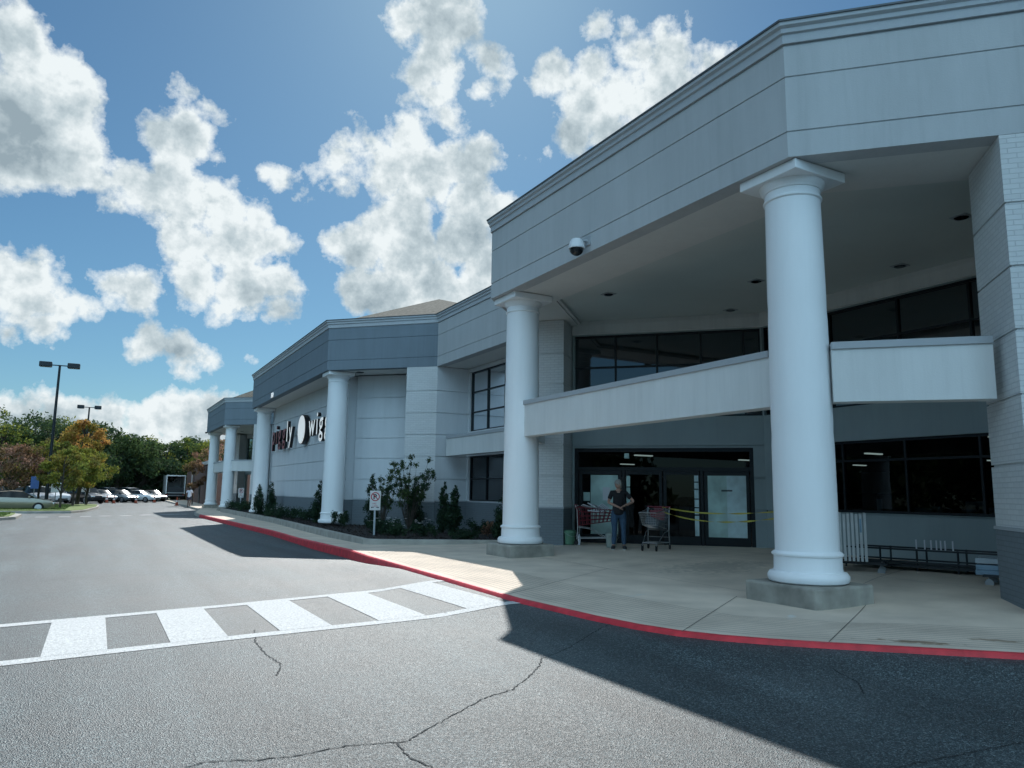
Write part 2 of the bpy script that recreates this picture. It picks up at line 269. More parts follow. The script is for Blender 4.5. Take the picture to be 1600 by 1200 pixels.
# ---------------------------------------------------------------- mesh helpers
class MB:
    def __init__(s): s.v = []; s.f = []; s.mi = []
    def poly(s, pts, mi=0):
        n = len(s.v); s.v += [tuple(p) for p in pts]; s.f.append(list(range(n, n+len(pts)))); s.mi.append(mi)
    def box(s, x0, x1, y0, y1, z0, z1, mi=0):
        s.prism([(x0, y0), (x1, y0), (x1, y1), (x0, y1)], z0, z1, mi)
    def prism(s, pl, z0, z1, mi=0):
        a = sum(pl[i][0]*pl[(i+1) % len(pl)][1]-pl[(i+1) % len(pl)][0]*pl[i][1] for i in range(len(pl)))
        if a < 0: pl = pl[::-1]
        n = len(pl); b = len(s.v)
        s.v += [(p[0], p[1], z0) for p in pl]+[(p[0], p[1], z1) for p in pl]
        s.f.append([b+i for i in range(n)][::-1]); s.f.append([b+n+i for i in range(n)]); s.mi += [mi, mi]
        for i in range(n):
            j = (i+1) % n; s.f.append([b+i, b+j, b+n+j, b+n+i]); s.mi.append(mi)
    def obox(s, c, ux, uy, uz, hx, hy, hz, mi=0):
        c, ux, uy, uz = Vector(c), Vector(ux).normalized(), Vector(uy).normalized(), Vector(uz).normalized(); b = len(s.v)
        for dz in (-1, 1):
            for dx, dy in ((-1, -1), (1, -1), (1, 1), (-1, 1)): s.v.append(tuple(c+ux*hx*dx+uy*hy*dy+uz*hz*dz))
        for f in ((3, 2, 1, 0), (4, 5, 6, 7), (0, 1, 5, 4), (1, 2, 6, 5), (2, 3, 7, 6), (3, 0, 4, 7)): s.f.append([b+i for i in f]); s.mi.append(mi)
    def bar(s, a, b_, w, h=None, mi=0):
        a, b_ = Vector(a), Vector(b_); d = (b_-a); L = d.length; d.normalize()
        ref = Vector((0, 0, 1)) if abs(d.z) < .9 else Vector((1, 0, 0)); x = d.cross(ref).normalized(); y = x.cross(d)
        s.obox((a+b_)/2, d, x, y, L/2, w/2, (h or w)/2, mi)
    def tube(s, pts, r, n=8, mi=0, cap=True):
        pts = [Vector(p) for p in pts]; rs = r if isinstance(r, (list, tuple)) else [r]*len(pts); rings = []
        for i, p in enumerate(pts):
            d = (pts[min(i+1, len(pts)-1)]-pts[max(i-1, 0)]).normalized(); ref = Vector((0, 0, 1)) if abs(d.z) < .9 else Vector((1, 0, 0))
            x = d.cross(ref).normalized(); y = d.cross(x).normalized(); b = len(s.v)
            for k in range(n):
                t = 2*math.pi*k/n; s.v.append(tuple(p+(x*math.cos(t)+y*math.sin(t))*rs[i]))
            rings.append(b)
        for a, b in zip(rings, rings[1:]):
            for k in range(n): s.f.append([a+k, a+(k+1) % n, b+(k+1) % n, b+k]); s.mi.append(mi)
        if cap: s.f.append([rings[0]+k for k in range(n)][::-1]); s.f.append([rings[-1]+k for k in range(n)]); s.mi += [mi, mi]
    def lathe(s, prof, c=(0, 0, 0), n=48, mi=0):
        rings = []
        for r, z in prof:
            rings.append(len(s.v))
            for k in range(n):
                t = 2*math.pi*k/n; s.v.append((c[0]+r*math.cos(t), c[1]+r*math.sin(t), c[2]+z))
        for a, b in zip(rings, rings[1:]):
            for k in range(n): s.f.append([a+k, a+(k+1) % n, b+(k+1) % n, b+k]); s.mi.append(mi)
        s.f.append([rings[0]+k for k in range(n)][::-1]); s.f.append([rings[-1]+k for k in range(n)]); s.mi += [mi, mi]
    def sphere(s, c, r, n=10, sc=(1, 1, 1), mi=0):
        rings = []; b0 = len(s.v); s.v.append((c[0], c[1], c[2]-r*sc[2]))
        for i in range(1, n):
            ph = -math.pi/2+math.pi*i/n; rings.append(len(s.v))
            for k in range(2*n):
                t = math.pi*k/n; s.v.append((c[0]+r*sc[0]*math.cos(ph)*math.cos(t), c[1]+r*sc[1]*math.cos(ph)*math.sin(t), c[2]+r*sc[2]*math.sin(ph)))
        t1 = len(s.v); s.v.append((c[0], c[1], c[2]+r*sc[2])); m = 2*n
        for k in range(m): s.f.append([b0, rings[0]+(k+1) % m, rings[0]+k]); s.mi.append(mi); s.f.append([t1, rings[-1]+k, rings[-1]+(k+1) % m]); s.mi.append(mi)
        for a, b in zip(rings, rings[1:]):
            for k in range(m): s.f.append([a+k, a+(k+1) % m, b+(k+1) % m, b+k]); s.mi.append(mi)
    def sweep(s, pl, prof, closed_prof=True, mi=0):
        """prof = [(offset towards the left-hand normal of the path, z)] swept with mitred corners"""
        n = len(pl); nor = []
        for i in range(n-1):
            dx, dy = pl[i+1][0]-pl[i][0], pl[i+1][1]-pl[i][1]; l = math.hypot(dx, dy); nor.append((-dy/l, dx/l))
        rings = []
        for i in range(n):
            if i == 0: m = nor[0]
            elif i == n-1: m = nor[-1]
            else:
                a, b = nor[i-1], nor[i]; k = 1+a[0]*b[0]+a[1]*b[1]; m = ((a[0]+b[0])/k, (a[1]+b[1])/k)
            rings.append(len(s.v))
            for o, z in prof: s.v.append((pl[i][0]+m[0]*o, pl[i][1]+m[1]*o, z))
        k = len(prof); rng = range(k) if closed_prof else range(k-1)
        for a, b in zip(rings, rings[1:]):
            for i in rng: s.f.append([a+i, b+i, b+(i+1) % k, a+(i+1) % k]); s.mi.append(mi)
        if closed_prof: s.f.append([rings[0]+i for i in range(k)]); s.f.append([rings[-1]+i for i in range(k)][::-1]); s.mi += [mi, mi]
    def build(s, name, m, parent=None, smooth=False, bevel=0, origin=None, weld=False):
        o0 = Vector(origin) if origin is not None else (Vector(parent['_o']) if parent is not None and '_o' in parent else Vector((0, 0, 0)))
        me = bpy.data.meshes.new(name); me.from_pydata([tuple(Vector(p)-o0) for p in s.v], [], s.f)
        for q in (m if isinstance(m, (list, tuple)) else [m]): me.materials.append(q)
        if any(s.mi): me.polygons.foreach_set('material_index', s.mi)
        bm = bmesh.new(); bm.from_mesh(me)
        if weld: bmesh.ops.remove_doubles(bm, verts=bm.verts, dist=1e-4)
        bmesh.ops.recalc_face_normals(bm, faces=bm.faces); bm.to_mesh(me); bm.free()
        me.update()
        if smooth: me.shade_smooth(); me.set_sharp_from_angle(angle=R(38))
        o = bpy.data.objects.new(name, me); COL.objects.link(o)
        if parent is not None: o.parent = parent; o['_o'] = tuple(o0)
        if bevel:
            b = o.modifiers.new('bevel', 'BEVEL'); b.width = bevel; b.segments = 2; b.limit_method = 'ANGLE'
        return o
def tag(o, label=None, cat=None, group=None, kind=None):
    for k, v in (('label', label), ('category', cat), ('group', group), ('kind', kind)):
        if v: o[k] = v
    return o
def thing(name, label, cat, loc=(0, 0, 0), rotz=0, group=None):
    o = bpy.data.objects.new(name, None); COL.objects.link(o); o.location = loc; o.rotation_euler = (0, 0, rotz); o.empty_display_size = .2
    return tag(o, label, cat, group)
def wthing(name, label, cat, loc, group=None):   # its parts are written in world coordinates
    o = thing(name, label, cat, loc, 0, group); o['_o'] = tuple(loc); return o
def copy_tree(o, parent=None):
    c = o.copy(); COL.objects.link(c)
    if parent is not None: c.parent = parent
    for ch in list(o.children): copy_tree(ch, c)
    return c
def sub(o, mb, name, m, **k): return mb.build(name, m, o, **k)

# ---------------------------------------------------------------- ground
def lerp(x, xs, ys): return float(np.interp(x, xs, ys))
def xk(y): return lerp(y, [-3, 5.2, 5.6, 6.0, 6.4, 6.9, 7.6, 9.3, 16.8, 19, 30.5, 51, 56, 66, 110, 160], [15.7, 6.55, 6.14, 5.80, 5.56, 5.40, 5.29, 5.18, 5.5, 5.75, 6.15, 5.75, 5.95, 7.4, 8.0, 8.0])
def zb(y): return lerp(y, [10, 14, 18, 23, 30], [0, -.02, -.10, -.18, -.2])
def sm(t): t = max(0, min(1, t)); return t*t*(3-2*t)
def z_road(x, y):
    z = zb(y); d = max(0, xk(y)-x); return z + .105*sm(1-d/1.3)*lerp(y, [14.5, 18.5], [1, 0])
def z_side(x, y):
    z = lerp(y, [12, 17, 26, 60], [.15, .13, .0, -.04])
    return z + .13*sm((x-8.6)/3.2)*lerp(y, [19, 21], [1, 0])
def grid(name, xs_of_y, ys, zf, m, kind='structure', dz=0):
    vs = []; fs = []; nx = len(xs_of_y(ys[0]))
    for y in ys:
        for x in xs_of_y(y): vs.append((x, y, zf(x, y)+dz))
    for j in range(len(ys)-1):
        for i in range(nx-1): a = j*nx+i; fs.append((a, a+1, a+nx+1, a+nx))
    me = bpy.data.meshes.new(name); me.from_pydata(vs, [], fs); me.materials.append(m); me.shade_smooth()
    o = bpy.data.objects.new(name, me); COL.objects.link(o); tag(o, kind=kind); return o
ys_r = sorted(set([-40, -20, -10]+[round(v*.4-4, 2) for v in range(0, 76)]+list(range(27, 60, 2))+list(range(60, 128, 6))+[128]+[5.2, 5.6, 6.9, 6.0, 6.4, 7.6, 9.3, 16.8, 19]))
grid('road', lambda y: [-110, -60, -30]+[xk(y)-o for o in (25, 14, 8, 5, 3.5, 2.5, 1.8, 1.3, 1.0, .7, .4, .2, -.05)], ys_r, z_road, M['asphalt'])
grid('pavement', lambda y: [xk(y)+o for o in (.085, .5, 1.2, 2, 2.8, 3.4, 4, 4.8, 5.6, 6.4, 7.4, 9, 11, 14)], [y for y in ys_r if -10 <= y < 118], z_side, M['conc'])
me = MB(); me.box(-900, 900, -600, 1500, -.9, -.45); tag(me.build('ground', M['field']), kind='structure')
# kerb painted red from the near corner to beyond the second canopy
def kerb(y0, y1, m, name, w=.09):
    ys = [y for y in ys_r if y0 < y < y1]; ys = [y0]+ys+[y1]; b = MB(); rings = []
    for y in ys:
        x = xk(y); zt = z_side(x+w, y)+.004; zr = z_road(x, y)-.02
        nx_, ny_ = (0, 0)
        dxdy = (xk(y+.05)-xk(y-.05))/.1; l = math.hypot(1, dxdy); nx, ny = 1/l, -dxdy/l
        P = [(x-.015*nx, y-.015*ny, zr), (x+.004*nx, y+.004*ny, zt-.025), (x+.03*nx, y+.03*ny, zt), (x+w*nx, y+w*ny, zt), (x+w*nx, y+w*ny, zr)]
        rings.append(len(b.v)); b.v += P
    for a, c in zip(rings, rings[1:]):
        for i in range(4): b.f.append([a+i, c+i, c+i+1, a+i+1]); b.mi.append(0)
    o = b.build(name, m, smooth=True); tag(o, kind='structure'); return o
kerb(-3, 51, M['red'], 'kerb'); kerb(51.05, 112, M['kerbc'], 'kerb')
# ----- painted markings and cracks: thin sheets that follow the road
def sheet(b, pts, dz, zf=z_road, nseg=8):
    """quad given by four corners a,b,c,d -> strip of small quads draped on the road"""
    a, b_, c, d = [Vector(p) for p in pts]
    for i in range(nseg):
        for j in range(3):
            def P(s, t):
                p = (a.lerp(b_, s)).lerp(d.lerp(c, s), t); return (p.x, p.y, zf(p.x, p.y)+dz)
            b.poly([P(i/nseg, j/3), P((i+1)/nseg, j/3), P((i+1)/nseg, (j+1)/3), P(i/nseg, (j+1)/3)])
b = MB()
def line_band(p, q, w):
    p, q = Vector(p), Vector(q); d = (q-p).normalized(); n = Vector((-d.y, d.x)); return [p-n*w/2, q-n*w/2, q+n*w/2, p+n*w/2]
up_l = [(-14, 7.35), (-.85, 10.63), (1.67, 11.22), (3.1, 11.66), (4.28, 11.98), (5.35, 12.0)]; lo_l = [(-14, 4.9), (-.64, 8.4), (1.67, 8.84), (3.23, 9.08), (4.17, 9.25), (5.3, 9.22)]
for pl in (up_l, lo_l):
    for p, q in zip(pl, pl[1:]): sheet(b, line_band(p, q, .22), .005, nseg=10)
def yl(pl, x): return lerp(x, [p[0] for p in pl], [p[1] for p in pl])
for x0, x1, s in ((-.34, .22, 0), (.80, 1.385, 0), (1.96, 2.585, 0), (3.20, 3.88, 0), (4.48, 5.04, .0), (-1.75, -1.05, 0), (-3.2, -2.5, 0), (-4.7, -4.0, 0), (-6.1, -5.4, 0)):
    sheet(b, [(x0, yl(lo_l, x0)+.1), (x1, yl(lo_l, x1)+.1), (x1+s, yl(up_l, x1)-.1), (x0+s, yl(up_l, x0)-.1)], .0065)
tag(b.build('road_marking', M['paint']), kind='structure')
b = MB()
for x, y, x2, y2 in ((-3.03, 52.2, -2.4, 52.2), (-1.86, 52.6, -1.26, 52.6), (-.77, 53.1, -.19, 53.1), (.26, 53.6, .9, 53.9), (1.44, 54.1, 2.04, 54.5), (2.62, 55.2, 3.3, 55.8), (3.9, 56.4, 5.7, 57.3)):
    sheet(b, line_band((x, y), (x2, y2), .5), .006, nseg=2)
tag(b.build('road_marking', M['paint']), kind='structure')
b = MB()
cracks = [[(0.58,4.93),(0.72,4.96),(0.96,4.86),(1.22,4.83),(1.51,4.87),(1.81,4.79),(1.87,4.77),(2.33,5.13),(2.82,5.49),(3.11,5.6),(3.42,5.88),(3.77,6.25),(3.92,6.48),(4.57,6.84),(5.43,7.33)],
          [(1.81,4.79),(1.79,4.48),(1.85,4.3),(1.7,3.9)], [(1.71,9.16),(1.6,8.48),(1.58,7.83),(1.62,7.32),(1.5,6.9)], [(6.08,4.87),(5.98,4.53),(5.65,4.22)], [(4.32,3.04),(4.9,3.0),(5.54,2.95)], [(-.6,16),(.5,16.4),(1.7,16.2),(3.2,16.6)], [(-3,22),(-1,21.5),(1.4,22.4)]]
for pl in cracks:
    fine = []
    for p, q in zip(pl, pl[1:]):
        n = max(2, int(math.dist(p, q)/.035))
        for k in range(n): t = k/n; fine.append((p[0]*(1-t)+q[0]*t+random.uniform(-.011, .011), p[1]*(1-t)+q[1]*t+random.uniform(-.011, .011)))
    fine.append(pl[-1])
    for p, q in zip(fine, fine[1:]):
        d = Vector(q)-Vector(p)
        if d.length < 1e-5: continue
        d.normalize(); w = random.uniform(.003, .008); n = Vector((-d.y, d.x))*w; pts = [Vector(p)-n, Vector(q)-n, Vector(q)+n, Vector(p)+n]
        b.poly([(t.x, t.y, z_road(t.x, t.y)+.004) for t in pts])
tag(b.build('asphalt_cracks', M['crack']), kind='structure')
# ----- pavement joints and the scored lines beside the kerb
b = MB()
def jline(p, q, w=.009):
    p, q = Vector(p), Vector(q); n = max(2, int((q-p).length/.5)); d = (q-p).normalized(); nn = Vector((-d.y, d.x))*w/2
    for k in range(n):
        s, t = p.lerp(q, k/n), p.lerp(q, (k+1)/n); b.poly([(u.x, u.y, z_side(u.x, u.y)+.0045) for u in (s-nn, t-nn, t+nn, s+nn)])
for p, q in (((5.6, 6.36), (8.28, 8.2)), ((5.3, 9.7), (8.9, 12.2)), ((8.9, 12.2), (14.8, 12.6)), ((5.6, 13.4), (8.5, 15.2)), ((5.65, 16.9), (7.3, 18.4)), ((5.9, 19.5), (7.0, 20.8)), ((8.8, 8.1), (8.9, 15)), ((9.4, 7.4), (15, 9.6)),
             ((11.6, 6.2), (11.9, 16.9)), ((8.9, 12.2), (9.2, 18.6)), ((6.6, 5.3), (9.6, 7))): jline(p, q)
for y in range(24, 60, 3): jline((xk(y)+.16, y), (7.2, y+.1), .02)
for k in range(1, 13):       # scored lines, parallel to the kerb
    o = .12+k*.115
    pts = [(xk(y)+o*(1 if y > 6.6 else 1.25 if y > 5.7 else 1.49)+.03, y) for y in [1, 2, 3, 4, 5, 5.6, 6.0, 6.4, 6.9, 7.6, 9.3, 12, 14.5, 16.6, 18]]
    for p, q in zip(pts, pts[1:]): jline(p, q, .009)
tag(b.build('pavement_joints', M['joint']), kind='structure')
b = MB()
for (x, y, r, s) in ((7.55, 4.6, .03, 3), (8.6, 5.0, .02, 2)):
    pass
# ----- grass islands at the left
def island(name, pl, z0=-.25, z1=-.04):
    kb = MB(); kb.prism(pl, z0, z1); o = kb.build('island_kerb', M['kerbc'], bevel=.02); tag(o, kind='structure')
    cx = sum(p[0] for p in pl)/len(pl); cy = sum(p[1] for p in pl)/len(pl)
    ins = [(cx+(p[0]-cx)*.965-.0, cy+(p[1]-cy)*.97) for p in pl]; g = MB(); g.prism(ins, z1-.05, z1+.05); o = g.build('grass', M['grass'], bevel=.03); tag(o, kind='stuff'); return o
island('a', [(-30, 45.5), (-4.6, 46.6), (-3.7, 48.6), (-3.8, 53.5), (-4.6, 55.2), (-30, 54.5)])
island('b', [(-12, 60.5), (-3.9, 58.8), (-1.4, 59.2), (-.6, 62.5), (.2, 72.5), (.3, 79.5), (-.5, 81), (-6, 81), (-12, 78)])
def blades(name, box, n, z):
    vs = []; fs = []
    for i in range(n):
        x, y = random.uniform(box[0], box[1]), random.uniform(box[2], box[3]); h = random.uniform(.05, .13); a = random.uniform(0, 6.28); w = .02
        k = len(vs); vs += [(x-w*math.cos(a), y-w*math.sin(a), z), (x+w*math.cos(a), y+w*math.sin(a), z), (x+random.uniform(-.05, .05), y+random.uniform(-.05, .05), z+h)]; fs.append((k, k+1, k+2))
    me = bpy.data.meshes.new(name); me.from_pydata(vs, [], fs); me.materials.append(M['grass']); o = bpy.data.objects.new(name, me); COL.objects.link(o); tag(o, kind='stuff')
blades('grass', (-12, -4.2, 46.6, 54.3), 5000, 0); blades('grass', (-8, -1.8, 60, 78), 7000, 0)

# ---------------------------------------------------------------- the building
B = wthing('supermarket', 'long two-storey grey and white supermarket with column porches', 'supermarket', (11, 30, 0))
ZF, ZT = 6.36, 8.05          # fascia bottom, top of the stucco
PLAN = [(11, -14), (11, 4.1), (8.2, 6.9), (8.2, 16.1), (11.06, 18.96), (11.06, 26.15), (7.7, 29.5), (7.75, 46.5), (11, 49.75), (11, 56.6), (8.0, 59.6), (7.95, 69.5), (11, 72.55), (13, 72.55)]
iD = 5
def fascia(pl, mm, name='fascia'):
    b = MB()
    zs = [ZF, 6.725, 6.745, 7.56, 7.58, ZT]      # grooves are real 12 mm recesses
    prof = [(-.32, ZF), (0, ZF), (0, 6.725), (-.018, 6.73), (-.018, 6.745), (0, 6.752), (0, 7.56), (-.018, 7.565), (-.018, 7.58), (0, 7.587), (0, ZT), (-.32, ZT)]
    b.sweep(pl, prof); return b.build(name, mm, B)
fascia(PLAN[:6], M['stucco']); fascia(PLAN[5:], M['stucco_dark'])
b = MB(); b.sweep(PLAN, [(-.32, ZT+.001), (-.012, ZT+.001), (-.012, ZT+.028), (.035, ZT+.028), (.035, ZT+.16), (.07, ZT+.175), (.07, ZT+.24), (.115, ZT+.27), (.115, ZT+.325), (-.32, ZT+.325)]); b.build('cornice', M['cornice'], B)
b = MB(); b.sweep(PLAN, [(-.3, ZT+.326), (.135, ZT+.326), (.14, ZT+.352), (-.3, ZT+.385)]); b.build('roof_edge', M['flash'], B)
# soffit band, a small step, then the higher ceiling
b = MB(); b.sweep(PLAN, [(-1.52, ZF+.012), (-.318, ZF+.012), (-.318, ZF+.2), (-1.52, ZF+.2)]); b.build('soffit', M['soffit'], B)
b = MB(); b.sweep(PLAN, [(-1.60, ZF+.05), (-1.522, ZF+.05), (-1.522, ZF+.22), (-1.60, ZF+.22)]); b.build('soffit_trim', M['stucco_light'], B)
b = MB(); b.prism([(11.5, -13.8), (11.5, 4), (9.3, 7.2), (9.3, 15.8), (11.6, 18.6), (11.6, 26.4), (8.6, 29.8), (8.6, 46.3), (11.6, 49.6), (11.6, 56.8), (9.2, 60), (9.2, 69), (12, 72), (45, 72.2), (45, -13.8)], ZF+.14, ZF+.24); b.build('ceiling', M['ceiling'], B)
b = MB(); b.prism([(11.2, -13.9), (11.2, 4.2), (8.45, 7), (8.45, 16), (11.3, 18.9), (11.3, 26.2), (7.95, 29.6), (8.0, 46.4), (11.2, 49.7), (11.2, 56.7), (8.3, 59.7), (8.3, 69.4), (11.2, 72.3), (45, 72.4), (45, -13.9)], 7.9, 8.1); b.build('flat_roof', M['flash'], B)
# hipped shingle roofs
M['shingle'] = mat('roof_shingle', (.10, .098, .085), .95, nscale=7, namt=.45, bump=.8, bscale=18, detail=3, spec=.05)
def hip(pts, apex, apex2):
    b = MB(); z = ZT+.34
    P = [(x, y, z) for x, y in pts]; n = len(P)
    for i in range(n):
        p, q = P[i], P[(i+1) % n]; mid = ((p[1]+q[1])/2); a = apex if mid < (apex[1]+apex2[1])/2-1e-6 else apex2
        pa = apex if abs(p[1]-apex[1]) < abs(p[1]-apex2[1]) else apex2; qa = apex if abs(q[1]-apex[1]) < abs(q[1]-apex2[1]) else apex2
        b.poly([p, q, qa] if pa == qa else [p, q, qa, pa])
    b.build('hip_roof', M['shingle'], B)
hip([(8.0, 29.7), (8.05, 46.4), (11.3, 49.6), (24.5, 49.6), (24.5, 26.3), (11.3, 26.3)], (15.9, 37.6, 12.25), (15.9, 39.0, 12.25))
hip([(8.3, 59.8), (8.2, 69.3), (11.2, 72.2), (20, 72.2), (20, 57), (11.2, 57)], (12.8, 62.5, 10.6), (12.8, 67, 10.6))
# --- walls: courses of real boxes with open grooves between
GZ = [1.235, 2.055, 2.91, 3.74, 4.57, 5.42]
def wall(p0, p1, z0, z1, mm, th=.25, openings=(), grooves=GZ, side=1, name='wall', base=None):
    p0, p1 = Vector(p0), Vector(p1); d = (p1-p0); Ls = d.length; d.normalize(); n = Vector((-d.y, d.x))*side     # n points outwards
    def bx(b, s0, s1, a, c, o0, o1):
        q = [p0+d*s0+n*o0, p0+d*s1+n*o0, p0+d*s1+n*o1, p0+d*s0+n*o1]; b.prism([(t.x, t.y) for t in q], a, c)
    ss = sorted({0, Ls}|{o[0] for o in openings}|{o[1] for o in openings})
    gs = [g for g in grooves if z0+.05 < g < z1-.05]
    lay = []; za = z0
    for g in gs: lay.append((za, g-.018, 0)); lay.append((g-.018, g+.018, -.035)); za = g+.018
    lay.append((za, z1, 0)); zs = sorted({z0, z1}|{o[2] for o in openings}|{o[3] for o in openings}|{l[0] for l in lay})
    zs = [z for z in zs if z0 <= z <= z1]
    bs = {}
    for a, c in zip(zs, zs[1:]):
        if c-a < 1e-4: continue
        mz = (a+c)/2; off = next(l[2] for l in lay if l[0]-1e-6 <= mz <= l[1]+1e-6)
        key = 'base' if base and mz < 1.235 else 'w'; b = bs.setdefault(key, MB()); run = None
        for s0, s1 in zip(ss, ss[1:]):
            ms = (s0+s1)/2
            hole = any(o[0] < ms < o[1] and o[2] < mz < o[3] for o in openings)
            if hole:
                if run: bx(b, run[0], run[1], a, c, -th, off); run = None
            else: run = (run[0], s1) if run else (s0, s1)
        if run: bx(b, run[0], run[1], a, c, -th, off)
    out = []
    for k, b in bs.items(): out.append(b.build('wall_base' if k == 'base' else name, base if k == 'base' else mm, B))
    return out
def window(p0, p1, z0, z1, mull=(), trans=(), side=1, inset=.09, fr=.055, gm='glass', name='window', mw=.05):
    p0, p1 = Vector(p0), Vector(p1); d = (p1-p0); Ls = d.length; d.normalize(); n = Vector((-d.y, d.x))*side
    def bx(b, s0, s1, a, c, o0, o1):
        q = [p0+d*s0+n*o0, p0+d*s1+n*o0, p0+d*s1+n*o1, p0+d*s0+n*o1]; b.prism([(t.x, t.y) for t in q], a, c)
    b = MB(); o0, o1 = -inset-.09, -inset
    bx(b, 0, Ls, z0, z0+fr, o0, o1); bx(b, 0, Ls, z1-fr, z1, o0, o1); bx(b, 0, fr, z0+fr, z1-fr, o0, o1); bx(b, Ls-fr, Ls, z0+fr, z1-fr, o0, o1)
    for s in mull: bx(b, s-mw/2, s+mw/2, z0+fr, z1-fr, o0, o1)
    for z in trans:
        prev = fr
        for s in list(mull)+[Ls-fr/2+mw/2]: bx(b, prev, s-mw/2, z-mw/2, z+mw/2, o0+.004, o1-.004); prev = s+mw/2
    w = b.build(name, M['dark_metal'], B)
    g = MB(); q0 = p0+n*(-inset-.05); q1 = p1+n*(-inset-.05); g.poly([(q0.x, q0.y, z0+.03), (q1.x, q1.y, z0+.03), (q1.x, q1.y, z1-.03), (q0.x, q0.y, z1-.03)]); g.build('pane', M[gm], w)
    return w
# --- columns
def column(cx, cy, z0, ztop=ZF, ped=True, r=.42, zped=None):
    b = MB(); h = ztop-z0
    prof = [(r+.07, 0), (r+.105, .02), (r+.12, .06), (r+.12, .10), (r+.09, .145), (r+.04, .16), (r+.035, .19), (r+.03, .36), (r+.055, .37), (r+.06, .395), (r+.035, .415), (r+.01, .43)]
    prof += [(r+.008-(.035*(i/28)**1.6)-(.006 if i in (9, 19) else 0), .45+(h-.45-.42)*i/28+(.0)) for i in range(29)]
    rt_ = r-.027
    prof += [(rt_+.022, h-.405), (rt_+.026, h-.39), (rt_+.022, h-.375), (rt_+.002, h-.365), (rt_+.002, h-.27), (rt_+.022, h-.262), (rt_+.026, h-.245), (rt_+.042, h-.225), (rt_+.065, h-.195), (rt_+.075, h-.15)]
    b.lathe(prof, (cx, cy, z0), 56); c = b.build('column', M['column'], B, smooth=True)
    a = MB(); a.box(cx-.53, cx+.53, cy-.53, cy+.53, ztop-.150, ztop-.004); a.build('capital', M['column'], c, bevel=.012)
    if ped:
        p = MB(); zg = zped; w = .60; ch = .10
        p.prism([(cx-w, cy-w+.0), (cx-w+ch, cy-w-.02), (cx+w-.02, cy-w), (cx+w, cy-w+ch), (cx+w, cy+w), (cx-w, cy+w)], zg, z0-.002); p.build('pedestal', M['pedestal'], c, bevel=.03)
    return c
column(8.82, 7.38, .42, zped=.10); column(8.85, 15.62, .42, zped=.05)
column(8.32, 30.0, .30, ped=False); column(8.40, 46.0, .25, ped=False)
column(8.62, 60.1, .22, zped=-.1); column(8.60, 69.0, .22, zped=-.1)
# --- porch (near, and its twin at the far end)
def beam(pl, z0=2.915, z1=3.66, w=.30):
    b = MB(); b.sweep(pl, [(w/2, z0), (w/2, z1), (-w/2, z1), (-w/2, z0)]); o = b.build('beam', M['stucco_light'], B)
    c = MB(); c.sweep(pl, [(w/2+.03, z1+.001), (w/2+.03, z1+.10), (-w/2-.03, z1+.10), (-w/2-.03, z1+.001)]); c.build('coping', M['cap'], o)
def pier(pts, z0=0.0, z1=ZF-.006, bm='brickw'):
    """pts: plan quad; painted brick shaft over a grey brick base, with a thin proud course at every joint"""
    cx = sum(p[0] for p in pts)/4; cy = sum(p[1] for p in pts)/4
    def grow(k): return [(p[0]+(p[0]-cx)*k, p[1]+(p[1]-cy)*k) for p in pts]
    b = MB(); za = 1.235
    for g in GZ[1:]+[z1]:
        t = g-.015 if g != z1 else z1; b.prism(pts, za, t); 
        if g != z1: b.prism(grow(-.04), g-.015, g+.015); za = g+.015
    o = b.build('pier', M[bm], B); b = MB(); b.prism(grow(.012), z0, 1.19); b.build('pier_base', M['base' if bm == 'brickw' else 'base_ax'], o)
    b = MB(); b.prism(grow(.035), 1.191, 1.234); b.build('ledge', M['cap'], o)
